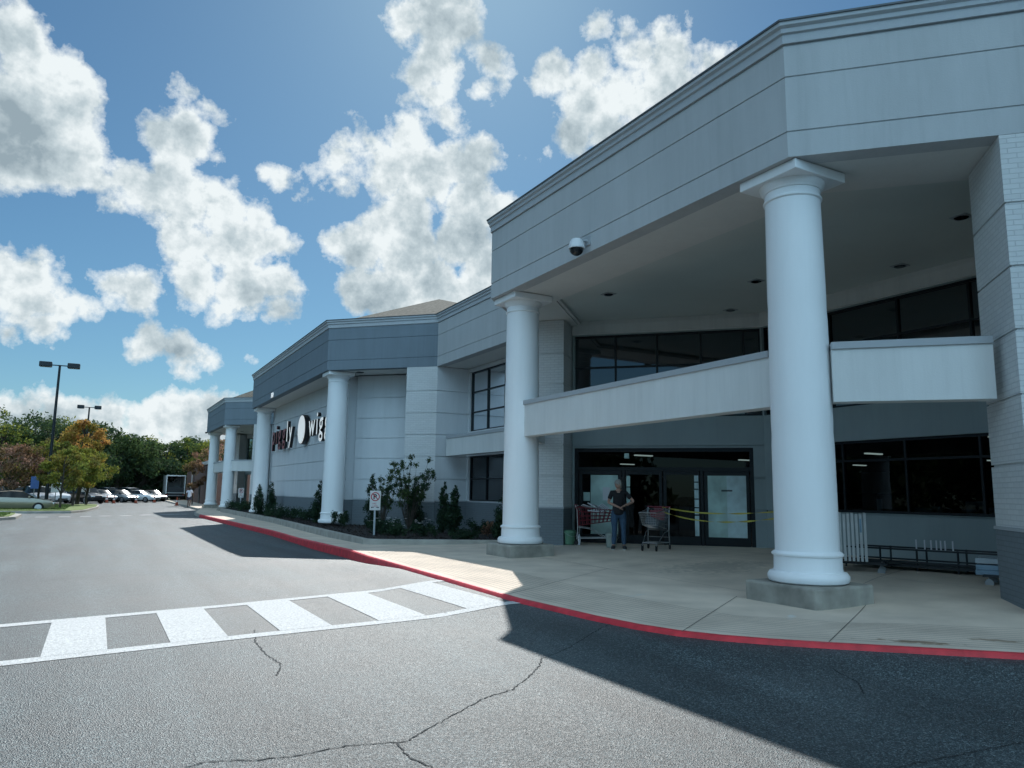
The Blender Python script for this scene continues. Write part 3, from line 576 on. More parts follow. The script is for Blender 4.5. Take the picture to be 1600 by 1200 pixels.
def porch(y0, x0=8.2, full=True):
    """porch whose two columns stand at y0+.48 and y0+8.72; y0 = near corner of its fascia"""
    dx = x0-8.2; S = lambda x, y: (x+dx, y+y0-6.9)
    pier([S(10.05, 5.05), S(11.0, 4.1), S(11.95, 5.05), S(10.98, 5.98)])
    pier([S(10.05, 17.95), S(11.05, 18.95), S(11.98, 18.0), S(10.96, 17.04)])
    beam([S(8.82, 7.80), S(8.85, 15.25)]); beam([S(9.02, 7.0), S(10.42, 5.58)]); beam([S(9.05, 16.0), S(10.4, 17.35)])
    # 45-degree wall with the doors
    P0, P1 = S(11.66, 17.66), S(15.3, 14.02); Ld = math.dist(P0, P1)
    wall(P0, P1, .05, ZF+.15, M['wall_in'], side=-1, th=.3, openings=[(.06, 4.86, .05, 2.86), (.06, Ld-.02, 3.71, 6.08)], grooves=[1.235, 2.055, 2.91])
    window(P0, P1, 3.71, 6.08, mull=[1.22, 2.38, 3.57, 4.7], trans=[5.16], side=-1)
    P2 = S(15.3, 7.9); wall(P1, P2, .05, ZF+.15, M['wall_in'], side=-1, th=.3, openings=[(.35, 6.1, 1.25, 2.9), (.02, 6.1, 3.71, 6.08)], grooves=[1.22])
    window(P1, Vector(P1)+Vector((0, -6.12)), 3.71, 6.08, mull=[2.07, 3.86, 5.45], trans=[5.23], side=-1); w = window(Vector(P1)+Vector((0, -.35)), Vector(P1)+Vector((0, -6.1)), 1.25, 2.9, mull=[1.93, 3.5, 5.1], trans=[2.44], side=-1, gm='glass_dark')
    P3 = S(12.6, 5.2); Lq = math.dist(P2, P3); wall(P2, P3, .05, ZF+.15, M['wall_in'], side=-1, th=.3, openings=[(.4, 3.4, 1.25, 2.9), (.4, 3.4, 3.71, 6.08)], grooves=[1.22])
    window(Vector(P2).lerp(Vector(P3), .4/Lq), Vector(P2).lerp(Vector(P3), 3.4/Lq), 3.71, 6.08, mull=[1.0, 2.0], trans=[5.2], side=-1)
    window(Vector(P2).lerp(Vector(P3), .4/Lq), Vector(P2).lerp(Vector(P3), 3.4/Lq), 1.25, 2.9, mull=[1.0, 2.0], trans=[2.44], side=-1, gm='glass_dark')
    # beige strip over the windows
    b = MB(); pp = [P0, P1, P2, P3]; b.sweep(pp, [(-.0, 6.10), (-.05, 6.12), (-.05, 6.38), (-.02, 6.499), (.0, 6.499)]); b.build('window_header', M['stucco_light'], B)
    for x, y in ((10.7, 14.6), (13.1, 17.0), (12.9, 11.9), (15.0-.6, 14.2), (14.6, 9.5), (10.7, 9.2), (12.9, 7.2)):
        q = S(x, y); b = MB(); b.box(q[0]-.14, q[0]+.14, q[1]-.14, q[1]+.14, 6.482, 6.499); l = b.build('recessed_light', M['cap'], B)
        b = MB(); b.lathe([(.10, 0), (.12, .008)], (q[0], q[1], 6.468), 16); b.build('lens', M['glass_dark'], l)
porch(6.9); porch(59.6, 8.0)
# --- entrance doors in the 45-degree wall of the near porch
def along(s, o, P0=(11.66, 17.66), P1=(15.3, 14.02)):
    p0, p1 = Vector(P0), Vector(P1); d = (p1-p0).normalized(); n = Vector((-d.y, d.x))*-1; q = p0+d*s+n*o; return (q.x, q.y)
def abox(b, s0, s1, o0, o1, z0, z1): b.prism([along(s0, o0), along(s1, o0), along(s1, o1), along(s0, o1)], z0, z1)
zd = .27
b = MB(); abox(b, .06, 4.86, -.22, -.06, 2.76, 2.86); abox(b, .06, .16, -.22, -.06, zd, 2.76); abox(b, 4.76, 4.86, -.22, -.06, zd, 2.76); abox(b, .16, 4.76, -.2, -.08, 2.24, 2.34)
for s in (1.42, 3.52): abox(b, s-.04, s+.04, -.2, -.08, zd, 2.24)
ent = b.build('entrance', M['dark_metal'], B)
b = MB(); q = [along(.16, -.14), along(4.76, -.14)]; b.poly([(q[0][0], q[0][1], 2.34), (q[1][0], q[1][1], 2.34), (q[1][0], q[1][1], 2.76), (q[0][0], q[0][1], 2.76)]); b.build('transom_pane', M['glass_dark'], ent)
def leaf(s0, s1, o=-.10):
    b = MB(); f = .085
    abox(b, s0, s1, o-.04, o, zd, zd+.22); abox(b, s0, s1, o-.04, o, 2.14, 2.235); abox(b, s0, s0+f, o-.04, o, zd+.22, 2.14); abox(b, s1-f, s1, o-.04, o, zd+.22, 2.14)
    d = b.build('entrance_door', M['dark_metal'], B)
    g = MB(); q = [along(s0+f, o-.02), along(s1-f, o-.02)]; g.poly([(q[0][0], q[0][1], zd+.22), (q[1][0], q[1][1], zd+.22), (q[1][0], q[1][1], 2.14), (q[0][0], q[0][1], 2.14)]); g.build('pane', M['glass_dark'], d)
    return d
d1 = leaf(.18, 1.36); leaf(1.48, 2.47); leaf(2.5, 3.46); d4 = leaf(3.58, 4.74)
M['film'] = mat('window_covering_paper', (.42, .58, .55), .7, nscale=2.5, namt=.25); M['film2'] = mat('window_covering_sheet', (.52, .66, .68), .6, nscale=3, namt=.2)
M['paper'] = mat('notice_paper', (.62, .64, .68), .7); M['ink'] = mat('printed_ink', (.03, .03, .04), .7)
for dd, s0, s1 in ((d1, .50, 1.26), (d4, 3.67, 4.16), (d4, 4.16, 4.655)):
    b = MB(); abox(b, s0, s1, -.112, -.108, .5, 2.12); b.build('paper_covering', M['film2'] if s0 == 4.16 else M['film'], dd)
b = MB(); abox(b, 4.02, 4.30, -.099, -.096, 1.72, 1.745); abox(b, 4.02, 4.30, -.099, -.096, 1.70, 1.71); b.build('lettering', M['ink'], d4)
b = MB(); abox(b, .84, 1.04, -.099, -.096, 1.42, 1.78); b.build('notice', M['paper'], d1)
b = MB(); abox(b, .30, .48, -.099, -.096, 1.40, 1.64); b.build('notice', M['film'], d1)
b = MB()
for k, (a, c) in enumerate(((.52, 1.05), (1.09, 1.25), (1.28, 1.48), (1.51, 1.74), (1.77, 1.93), (1.96, 2.12))): abox(b, 3.32, 3.43, -.099, -.096, a, c)
b.build('notice_strip', M['film2'], ent)
b = MB()
for k, (a, c) in enumerate(((1.35, 1.55), (1.58, 1.78), (1.81, 2.10))): abox(b, 1.50, 1.60, -.099, -.096, a, c)
b.build('notice_strip', M['film'], ent)
b = MB(); abox(b, 1.45, 1.58, -.079, -.076, 2.58, 2.72); b.build('notice', M['film'], ent)
# --- recess between the porches: wall and tall windows set back behind a beam
def recess(y0, y1, x0=11.06):
    xw = x0+1.34; wall((x0+.0, y1-.02), (xw+.2, y1-.02), .0, ZF-.004, M['wall'], side=-1, base=M['base_ax'])
    wall((xw, y1), (xw, y0), .0, ZF-.004, M['wall'], side=-1, openings=[(.12, 5.6, 1.27, 2.95), (.12, 5.6, 3.9, 6.22)], base=M['base_ax'], th=.25)
    window((xw, y1-.12), (xw, y1-5.6), 3.9, 6.22, mull=[1.38, 2.75, 4.1], trans=[4.64, 5.42], side=-1)
    window((xw, y1-.12), (xw, y1-5.6), 1.27, 2.95, mull=[1.38, 2.75, 4.1], trans=[2.09], side=-1)
    beam([(x0+.5, y0-.3), (x0+.5, y1-.27)], 2.93, 3.57)
recess(18.95, 26.15); recess(49.75, 56.6, 11.0)
# --- middle pavilion: sign wall, set-back chamfers, brick pilasters
wall((8.95, 46.1), (8.95, 30.55), .0, ZF-.004, M['wall'], side=-1, base=M['base_ax'], th=.4)
wall((9.25, 30.35), (11.3, 28.3), .0, ZF-.004, M['wall'], side=-1, base=M['base'], th=.4)
wall((9.25, 46.2), (11.3, 48.3), .0, ZF-.004, M['wall'], side=1, base=M['base'], th=.4)
pier([(10.17, 27.03), (11.08, 26.12), (12.0, 27.1), (11.1, 28.0)]); pier([(10.05, 48.8), (10.98, 49.7), (11.9, 48.8), (11.0, 47.9)])
for q in ((9.0, 29.3), (9.0, 47.2)):
    b = MB(); b.box(q[0]-.13, q[0]+.13, q[1]-.13, q[1]+.13, ZF-.02, ZF-.002); b.build('recessed_light', M['dark_metal'], B)
# outer shell of the shop (never seen, keeps daylight out)
b = MB(); b.box(44.8, 45.1, -13.9, 72.4, -.2, 8); b.box(12.3, 44.8, 72.1, 72.4, -.2, 8); b.box(11.3, 44.8, -13.9, -13.6, -.2, 8); b.build('rear_wall', M['wall'], B)
wall((11.0, 3.9), (11.0, -13.6), -.2, ZF-.004, M['wall'], side=-1, base=M['base_ax'], th=.4)
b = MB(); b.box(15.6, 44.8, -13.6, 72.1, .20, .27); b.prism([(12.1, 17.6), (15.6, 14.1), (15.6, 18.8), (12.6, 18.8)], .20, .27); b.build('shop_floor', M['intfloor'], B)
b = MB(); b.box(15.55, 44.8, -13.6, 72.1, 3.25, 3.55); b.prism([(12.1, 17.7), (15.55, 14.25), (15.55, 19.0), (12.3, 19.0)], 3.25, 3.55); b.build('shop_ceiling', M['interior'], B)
b = MB()
for x0, y0 in ((24, 8), (24, 12.5), (24, 17), (24, 21.5), (24, 26)):
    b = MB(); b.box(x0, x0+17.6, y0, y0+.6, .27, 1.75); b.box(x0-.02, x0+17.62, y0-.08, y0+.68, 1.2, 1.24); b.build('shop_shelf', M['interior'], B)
for x in (19, 25, 33):
    for y in (5, 11, 18, 25, 33):
        b = MB(); b.box(x+(y%3)*.7, x+(y%3)*.7+.9, y, y+.14, 3.20, 3.249); b.build('shop_lamp', M['lamp_on'], B)
# goods on the storefront sill
b = MB()
for y, z0, w, h in ((11.1, 1.29, .10, .28), (10.0, 1.29, .5, .10), (9.75, 1.29, .2, .14), (8.95, 1.29, .35, .26), (8.75, 1.31, .5, .12)): b.box(15.72, 15.78, y-w/2, y+w/2, z0, z0+h)
b.box(15.7, 16.1, 5.5, 13.8, 1.2, 1.28); b.build('window_display', M['paper'], B)
# --- far end pavilion: wall behind (seen dark between columns) is in porch(); security camera on the near fascia
cz = 6.45; b = MB(); b.bar((8.2, 11.85, 6.60), (8.02, 11.9, 6.60), .05); b.box(8.17, 8.199, 11.77, 11.93, 6.50, 6.68); sc = b.build('security_camera', M['cap'], B)
M['white_plastic'] = mat('white_plastic', (.7, .72, .74), .4)
b = MB(); b.lathe([(.045, .20), (.10, .185), (.135, .13), (.155, .05), (.165, .0), (.16, -.012)], (7.96, 11.92, 6.42), 28); b.build('housing', M['white_plastic'], sc, smooth=True)
b = MB(); b.lathe([(.145, -.0)]+[(.14*math.cos(t), -.012-.14*math.sin(t)) for t in [i*math.pi/2/8 for i in range(8)]]+[(.005, -.152)], (7.96, 11.92, 6.42), 28); b.build('dome', mat('smoked_dome', (.01, .012, .015), .08), sc, smooth=True)
b = MB(); b.box(7.8, 7.945, 69.1, 69.3, 6.3, 6.42); b.build('security_camera', M['black'], B)
# --- shop sign and street number, real raised letters
def text_mesh(s, size, extrude, name, loc, mm, parent, axis='-x', spacing=1.0, bold=.0):
    cu = bpy.data.curves.new(name, 'FONT'); cu.body = s; cu.size = size; cu.extrude = extrude/2; cu.offset = bold; cu.space_character = spacing; cu.resolution_u = 4
    t = bpy.data.objects.new('tmp', cu); COL.objects.link(t); bpy.context.view_layer.update()
    me = bpy.data.meshes.new_from_object(t.evaluated_get(bpy.context.evaluated_depsgraph_get())); bpy.data.objects.remove(t)
    o0 = Vector(parent['_o']) if parent is not None and '_o' in parent else Vector()
    if axis == '-x': mt = Matrix(((0, 0, -1), (-1, 0, 0), (0, 1, 0)))
    elif axis == '-y': mt = Matrix(((1, 0, 0), (0, 0, -1), (0, 1, 0)))
    for v in me.vertices: v.co = mt @ v.co + Vector(loc) - o0
    me.materials.clear()
    for q in (mm if isinstance(mm, (list, tuple)) else [mm]): me.materials.append(q)
    if isinstance(mm, (list, tuple)):
        fx = Vector((-1, 0, 0)) if axis == '-x' else Vector((0, -1, 0))
        for p in me.polygons: p.material_index = 0 if p.normal.dot(fx) > .7 else 1
    o = bpy.data.objects.new(name, me); COL.objects.link(o)
    if parent is not None: o.parent = parent; o['_o'] = tuple(o0)
    return o
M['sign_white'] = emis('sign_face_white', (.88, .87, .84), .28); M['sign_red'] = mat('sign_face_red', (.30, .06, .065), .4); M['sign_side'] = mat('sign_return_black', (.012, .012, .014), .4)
b = MB(); b.box(8.885, 8.945, 31.0, 44.5, 4.40, 4.46); rail = b.build('shop_sign', M['wall'], B); rail['label'] = 'raised sign reading piggly wiggly with a round emblem between the words'
def letters(word, y, y1, z, size, mats):
    n = len(word); tot = 0; obs = []
    for ch, mm in zip(word, mats):
        o = text_mesh(ch, size, .16, 'letter', (8.69, 0, z), [M[mm], M['sign_side']], rail, bold=.012); xs = [v.co.y for v in o.data.vertices]; obs.append((o, max(xs), max(xs)-min(xs))); tot += obs[-1][2]
    gap = (y-y1-tot)/(n-1)
    for o, mxv, w in obs:
        for v in o.data.vertices: v.co.y += (y-30)-mxv
        y -= w+gap
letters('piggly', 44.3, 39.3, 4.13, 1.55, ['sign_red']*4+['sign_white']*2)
def disc(b, x0, x1, yc, zc, r, sy=1.0, n=40):
    ring = [(yc+r*sy*math.cos(2*math.pi*k/n), zc+r*math.sin(2*math.pi*k/n)) for k in range(n)]; k0 = len(b.v)
    b.v += [(x0, y, z) for y, z in ring]+[(x1, y, z) for y, z in ring]; b.f.append([k0+i for i in range(n)]); b.f.append([k0+n+i for i in range(n)][::-1]); b.mi += [0, 0]
    for i in range(n): b.f.append([k0+i, k0+n+i, k0+n+(i+1) % n, k0+(i+1) % n]); b.mi.append(0)
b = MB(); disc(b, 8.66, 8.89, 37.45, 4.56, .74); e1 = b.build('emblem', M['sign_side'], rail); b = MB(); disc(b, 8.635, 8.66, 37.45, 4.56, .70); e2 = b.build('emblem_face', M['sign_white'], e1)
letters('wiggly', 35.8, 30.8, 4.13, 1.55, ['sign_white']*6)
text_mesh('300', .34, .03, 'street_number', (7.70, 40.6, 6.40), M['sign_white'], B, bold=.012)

# ---------------------------------------------------------------- planting bed
BED = [(11.05, 19.25), (10.4, 19.5), (7.2, 20.9), (6.85, 21.3), (7.2, 29.5), (7.6, 38), (7.7, 48), (7.8, 57.0), (8.3, 58.6), (9.6, 59.2)]
b = MB()
prof = [(-.0, -.05), (-.0, .20), (-.15, .20), (-.15, -.05)]
b.sweep(BED, [(0, -.1), (0, .205), (-.03, .225), (-.15, .225), (-.15, -.1)]); tag(b.build('bed_kerb', M['kerbc']), kind='structure')
b = MB(); b.prism([(x+.10, y) for x, y in BED]+[(11.5, 59.2), (13, 50), (13, 19)], .05, .20); tag(b.build('planting_bed', M['mulch'], bevel=.0), kind='structure')
def mulch():
    vs = []; fs = []
    for i in range(5200):
        y = random.uniform(19.6, 50); x0 = lerp(y, [19.6, 20.9, 21.3, 29.5, 38, 48, 57], [10.4, 7.4, 7.05, 7.4, 7.8, 7.9, 8]); x = random.uniform(x0, min(x0+3.2, 11.5)); a = random.uniform(0, 3.14); l = random.uniform(.02, .06); w = l*.35; z = .2+random.uniform(0, .03); t = random.uniform(-.03, .03)
        c, s_ = math.cos(a), math.sin(a); k = len(vs)
        vs += [(x-l*c-w*s_, y-l*s_+w*c, z-t), (x+l*c-w*s_, y+l*s_+w*c, z+t), (x+l*c+w*s_, y+l*s_-w*c, z+t+.01), (x-l*c+w*s_, y-l*s_-w*c, z-t+.01)]; fs.append((k, k+1, k+2, k+3))
    me = bpy.data.meshes.new('mulch'); me.from_pydata(vs, [], fs); me.materials.append(M['bark2']); o = bpy.data.objects.new('mulch', me); COL.objects.link(o); tag(o, kind='stuff')
M['bark2'] = mat('bark_chips', (.03, .022, .018), .95, nscale=30, namt=.7); mulch()

# ---------------------------------------------------------------- foliage
def leaves_mesh(name, centers, radii, n, size, mats, squash=(1, 1, 1), flat=.0, shell=.55, aspect=.5):
    """n small folded leaf faces spread through the clumps"""
    C_ = np.array(centers, float); Rr = np.array(radii, float); wgt = Rr**2; idx = RNG.choice(len(C_), n, p=wgt/wgt.sum())
    d = RNG.normal(size=(n, 3)); d /= np.linalg.norm(d, axis=1)[:, None]; rad = Rr[idx]*(shell+(1-shell)*RNG.random(n))**1.0*RNG.choice([1, 1, .75, 1.12], n)
    P = C_[idx]+d*rad[:, None]*np.array(squash)
    a = RNG.normal(size=(n, 3)); a[:, 2] *= (1-flat); a /= np.linalg.norm(a, axis=1)[:, None]
    b_ = np.cross(a, RNG.normal(size=(n, 3))+np.array([0, 0, flat*3])); b_ /= np.linalg.norm(b_, axis=1)[:, None]
    s_ = size*(.6+.8*RNG.random(n))[:, None]; V = np.empty((n, 4, 3)); V[:, 0] = P-a*s_; V[:, 1] = P+b_*s_*aspect; V[:, 2] = P+a*s_; V[:, 3] = P-b_*s_*aspect
    me = bpy.data.meshes.new(name); me.vertices.add(4*n); me.vertices.foreach_set('co', V.ravel()); me.loops.add(4*n); me.loops.foreach_set('vertex_index', np.arange(4*n)); me.polygons.add(n); me.polygons.foreach_set('loop_start', np.arange(n)*4)
    for m_ in mats: me.materials.append(m_)
    ci = RNG.integers(0, len(mats), len(C_)); me.polygons.foreach_set('material_index', np.where(RNG.random(n) < .75, ci[idx], RNG.integers(0, len(mats), n)).astype(np.int32)); me.update(calc_edges=True); return me
def link_mesh(name, me, parent=None):
    o = bpy.data.objects.new(name, me); COL.objects.link(o)
    if parent is not None: o.parent = parent
    return o
M['bark'] = mat('tree_bark', (.055, .045, .035), .9, nscale=8, namt=.4, bump=.8, bscale=20)
DG = [leafmat('leaf_deep_green', (.018, .040, .018), (.035, .065, .028), 1.5), leafmat('leaf_forest_green', (.030, .060, .022), (.055, .095, .035), 1.5), leafmat('leaf_mid_green', (.045, .08, .025), (.085, .125, .04), 1.5)]
YG = [leafmat('leaf_yellow_green', (.15, .18, .03), (.24, .25, .045), 1.2), leafmat('leaf_lime', (.12, .16, .03), (.20, .22, .04), 1.2), leafmat('leaf_olive', (.12, .12, .03), (.20, .16, .03), 1.2)]
OR = [leafmat('leaf_orange', (.44, .22, .07), (.50, .30, .08), 1.2), leafmat('leaf_amber', (.36, .24, .05), (.44, .30, .06), 1.2), leafmat('leaf_gold_green', (.18, .16, .03), (.27, .20, .04), 1.2)]
PK = [leafmat('leaf_russet', (.22, .12, .08), (.30, .18, .10), 1.5), leafmat('leaf_rust_green', (.11, .10, .04), (.18, .12, .05), 1.5), leafmat('leaf_dull_pink', (.28, .16, .13), (.32, .20, .13), 1.5)]
SHR = [leafmat('shrub_deep_green', (.010, .028, .016), (.02, .045, .022), 3, .25), leafmat('shrub_green', (.02, .045, .02), (.035, .07, .03), 3, .25)]
def tree(name, label, cat, loc, h, rad, n, size, mats, group=None, trunk=.22, base=.32, nclump=34, seed=1, tall=1.0, stems=1):
    rr = random.Random(seed); t = thing(name, label, cat, loc, rr.uniform(0, 6.28), group); b = MB(); cs = []; rs = []
    hc = h*(1-base)/2; zc = h*base+hc
    for s in range(stems):
        ox, oy = (0, 0) if stems == 1 else (rr.uniform(-.3, .3), rr.uniform(-.3, .3)); pts = [(ox*i/6*2, oy*i/6*2, h*.82*i/6) for i in range(7)]; pts = [(x+rr.uniform(-.03, .03)*h*.4*(i > 0), y+rr.uniform(-.03, .03)*h*.4*(i > 0), z) for i, (x, y, z) in enumerate(pts)]
        b.tube(pts, [trunk*(1.25-.16*i) for i in range(7)], 8)
    for k in range(nclump):
        u = rr.uniform(-1, 1); a = rr.uniform(0, 6.283); q = math.sqrt(max(0, 1-abs(u)**2.2))*(.45+.6*rr.random()); c = (rad*q*math.cos(a), rad*q*math.sin(a), zc+u*hc*.86)
        cs.append(c); rs.append(rad*rr.uniform(.22, .42)*(.75 if abs(u) > .7 else 1))
        if k % 2 == 0: z0 = max(h*base*.8, c[2]-rad*.6); b.tube([(pts[2][0], pts[2][1], z0), ((c[0]*.5), c[1]*.5, z0+(c[2]-z0)*.65), c], [trunk*.42, trunk*.25, trunk*.08], 5)
    tr = b.build('trunk', M['bark'], None); tr.parent = t
    link_mesh('crown', leaves_mesh('crown', cs, rs, n, size, mats, (1, 1, .8*tall), shell=.35), t); return t
# --- the wood behind the parking lot: trees one can tell apart
rr = random.Random(11)
far = []   # (az tangent x/y, y, height, radius, mats)
kinds = ['tall dark green tree', 'broad rounded green tree', 'leafy green tree']
spec = [(-.132,118,15.5,6.0,0),(-.112,126,16.5,6.5,1),(-.096,112,12.2,5.2,2),(-.080,128,14.2,6.0,1),(-.066,116,14.4,6.2,0),(-.050,126,15.0,6.5,1),(-.036,114,12.5,5.0,0),(-.022,128,14.6,5.6,1),(-.008,116,13.8,5.2,0),(.006,126,14.6,5.6,1),(.020,118,12.0,4.8,0),(.033,128,12.9,5.2,1),(.046,120,11.3,4.4,0),(.057,130,11.8,4.6,1),(.069,124,10.8,4.3,0),(.081,132,11.9,4.6,1),(.094,126,12.2,4.6,2),(.106,134,13.0,5.2,0),(.122,128,12.0,5.0,1),(.14,136,13.5,5.5,0),(.16,130,12.5,5.2,1),(-.155,122,15,6,1),(-.18,116,14,6,0)]
spec.sort(key=lambda q: q[0])
ORD = ['first', 'second', 'third', 'fourth', 'fifth', 'sixth', 'seventh', 'eighth', 'ninth', 'tenth', 'eleventh', 'twelfth', 'thirteenth', 'fourteenth', 'fifteenth', 'sixteenth', 'seventeenth', 'eighteenth', 'nineteenth', 'twentieth', 'third last', 'second last', 'last']
for i, (a, y, h, r, k) in enumerate(spec):
    desc = ['dark green tree', 'rounded green tree', 'lighter green tree'][k]
    side = ('beyond the parking lot' if a < -.09 else 'behind the near lamp post' if a < -.03 else 'behind the orange autumn tree' if a < .01 else 'behind the open lot' if a < .06 else 'behind the box truck' if a < .1 else 'behind the brick building')
    tree('forest_tree', '%s, %s of the wood from the left, %s' % (desc, ORD[i], side), 'tree', (a*y, y, -.4), h*.80, r*.92, 5200, .20, [DG, DG[1:]+YG[:1], DG[1:]+YG[1:2]][k] if k < 2 else DG[2:]+YG[:2], 'trees of the wood behind the lot', .3, .10, 44, i+5)
# undergrowth closing the foot of the wood
west = [(rr.uniform(-95, -72), rr.uniform(-60, 130), 0) for _ in range(330)]; west = [(x, y, rr.uniform(.5, 9.5)) for x, y, _ in west]+[(rr.uniform(-80, -26), rr.uniform(122, 136), rr.uniform(.5, 9)) for _ in range(150)]
tag(link_mesh('wood', leaves_mesh('wood', west, [rr.uniform(2.6, 4.4) for _ in west], 42000, .8, DG[:2])), kind='stuff')
und = []; ur = []
for i in range(220): und.append((rr.uniform(-26, 24), rr.uniform(121, 128), rr.uniform(.2, 3.2))); ur.append(rr.uniform(1.2, 2.0))
tag(link_mesh('undergrowth', leaves_mesh('undergrowth', und, ur, 30000, .22, DG[:2])), kind='stuff')
# --- island trees
tree('island_tree', 'orange and amber autumn tree, tallest on the grass island', 'tree', (-1.5, 79.5, .0), 7.9, 2.0, 7500, .13, OR, 'autumn trees on the grass island', .15, .30, 40, 71, stems=2)
tree('island_tree', 'yellow green tree beside the foot of the near lamp post', 'tree', (-2.3, 65.5, .0), 4.5, 1.75, 6000, .085, YG, 'autumn trees on the grass island', .075, .26, 30, 72, tall=.8)
tree('island_tree', 'yellow green tree second from the lamp post', 'tree', (-1.7, 74, .0), 5.2, 2.0, 6000, .09, YG, 'autumn trees on the grass island', .08, .26, 30, 73, tall=.8)
tree('island_tree', 'lime and gold tree at the right tip of the grass island', 'tree', (-.75, 77.5, .0), 5.0, 2.0, 6500, .09, YG+OR[2:], 'autumn trees on the grass island', .09, .24, 30, 74, tall=.8)
tree('island_tree', 'olive green tree behind the near lamp post', 'tree', (-4.3, 76, .0), 6.2, 2.4, 6000, .1, YG+PK[1:2], 'autumn trees on the grass island', .09, .25, 30, 75)
tree('island_tree', 'russet pink thinning tree at the left edge above the parked cars', 'tree', (-6.3, 74, -.1), 5.4, 1.9, 5500, .10, PK, 'autumn trees on the grass island', .12, .22, 34, 76)
tree('small_tree', 'small brown and rust tree in front of the brick wall', 'tree', (8.6, 83, -.1), 4.6, 1.3, 3000, .10, PK[:2], None, .06, .35, 20, 77)
tree('small_tree', 'rust red tree rising behind the brick building', 'tree', (14.5, 112, -.1), 8.5, 3.0, 3500, .15, PK, None, .12, .3, 20, 78)

# --- bed planting
def conifer(label, x, y, h, r, n=2600, seed=1):
    rr = random.Random(seed); t = thing('columnar_conifer', label, 'shrub', (x, y, .18), rr.uniform(0, 6), 'columnar evergreens in the planting bed'); cs = []; rs = []
    for k in range(34):
        u = (k+rr.random())/34; q = r*(.95-.75*u**1.6)*min(1, .55+u*3); a = rr.uniform(0, 6.28); cs.append((q*.55*math.cos(a), q*.55*math.sin(a), .12+u*(h-.2))); rs.append(q*rr.uniform(.45, .7))
    b = MB(); b.tube([(0, 0, 0), (0, 0, h*.8)], [.03, .008], 6); o = b.build('trunk', M['bark']); o.parent = t
    link_mesh('foliage', leaves_mesh('foliage', cs, rs, n, .055, SHR, (1, 1, 1.25), shell=.3, aspect=.3), t); return t
for i, (x, y, h, r, l) in enumerate(((9.25, 27.9, 2.15, .42, 'dark columnar conifer left of the leafy shrub, near the second column'), (10.3, 26.0-.0, 1.95, .42, 'dark pointed conifer inside the leafy airy shrub'), (10.35, 23.55, 1.80, .30, 'left one of the pair of columnar conifers before the brick corner'),
        (10.35, 22.65, 1.72, .32, 'right one of the pair of columnar conifers before the brick corner'), (10.75, 19.95, 1.55, .45, 'dark conifer half hidden beside the near column, under the recessed windows'), (8.35, 32.0, 1.9, .45, 'dark conifer at the left side of the column by the sign wall'),
        (7.95, 43.6, 1.75, .40, 'dark conifer right of the column at the far end of the sign wall'), (8.3, 42.2, 1.9, .40, 'second dark conifer from the far column of the sign wall'))):
    conifer(l, x, y, h, r, 2600, i+3)
def airy(label, x, y, h, r, n, seed):
    rr = random.Random(seed); t = thing('leafy_shrub', label, 'shrub', (x, y, .18)); b = MB(); cs = []; rs = []
    for k in range(26):
        a = rr.uniform(0, 6.28); q = r*rr.random()**.6; e = Vector((q*math.cos(a), q*math.sin(a), h*rr.uniform(.6, 1))); m_ = e*.5+Vector((rr.uniform(-.08, .08), rr.uniform(-.08, .08), .1))
        b.tube([(0, 0, 0), m_, e], [.014, .009, .003], 5)
        for q_ in (.55, .75, 1.0): c = Vector((0, 0, 0)).lerp(m_, 1)*(1-q_)*0+m_.lerp(e, (q_-.5)*2); cs.append(tuple(c)); rs.append(rr.uniform(.08, .17))
    o = b.build('stems', M['bark']); o.parent = t; link_mesh('foliage', leaves_mesh('foliage', cs, rs, n, .045, [SHR[1], DG[2]], shell=.0, aspect=.35), t)
airy('tall airy leafy shrub with loose branches against the brick corner', 9.9, 25.6, 2.65, .85, 5200, 5)
airy('loose leafy shrub just left of the tall airy one', 9.3, 26.8, 2.0, .55, 2400, 6)
M['petal'] = mat('white_petals', (.75, .72, .70), .6)
def low(label, x, y, r, h, n, seed, flowers=0, group='low shrubs in the planting bed', nm='low_shrub', ms=None):
    rr = random.Random(seed); t = thing(nm, label, 'shrub', (x, y, .18), 0, group); cs = [(rr.uniform(-r, r)*.7, rr.uniform(-r, r)*.7, h*rr.uniform(.25, .75)) for _ in range(16)]
    link_mesh('foliage', leaves_mesh('foliage', cs, [r*rr.uniform(.25, .42) for _ in cs], n, .035, ms or SHR, shell=.2, aspect=.45), t)
    if flowers:
        b = MB()
        for k in range(flowers):
            a = rr.uniform(0, 6.28); q = r*rr.random()**.5; c = (q*math.cos(a), q*math.sin(a), h*rr.uniform(.8, 1.12)); rad = rr.uniform(.025, .05)
            for j in range(7): aa = j*.9+rr.random(); p = Vector(c); d1_ = Vector((math.cos(aa), math.sin(aa), .25)).normalized()*rad; d2_ = Vector((-math.sin(aa), math.cos(aa), .1))*rad*.55; b.poly([p, p+d1_-d2_, p+d1_*1.25, p+d1_+d2_])
        f = b.build('blossoms', M['petal']); f.parent = t
low('rose bush with white blossoms below the pair of conifers', 9.1, 22.2, .42, .50, 1600, 1, 12, 'flowering rose bushes', 'rose_bush')
low('wide rose bush with white blossoms in front of the airy shrub', 8.5, 24.0, .65, .50, 2400, 2, 16, 'flowering rose bushes', 'rose_bush')
low('rose bush with a few pale blossoms, right of the sign post', 8.3, 22.7, .45, .40, 1500, 3, 5, 'flowering rose bushes', 'rose_bush')
low('rose bush with pale blossoms before the sign wall', 8.1, 37.5, .8, .55, 1800, 4, 16, 'flowering rose bushes', 'rose_bush')
low('low dark shrub beside the foot of the column by the sign wall', 8.35, 28.9, .40, .75, 1500, 5)
low('rounded green shrub before the sign wall, nearer half', 8.4, 34.8, .7, .6, 1800, 6)
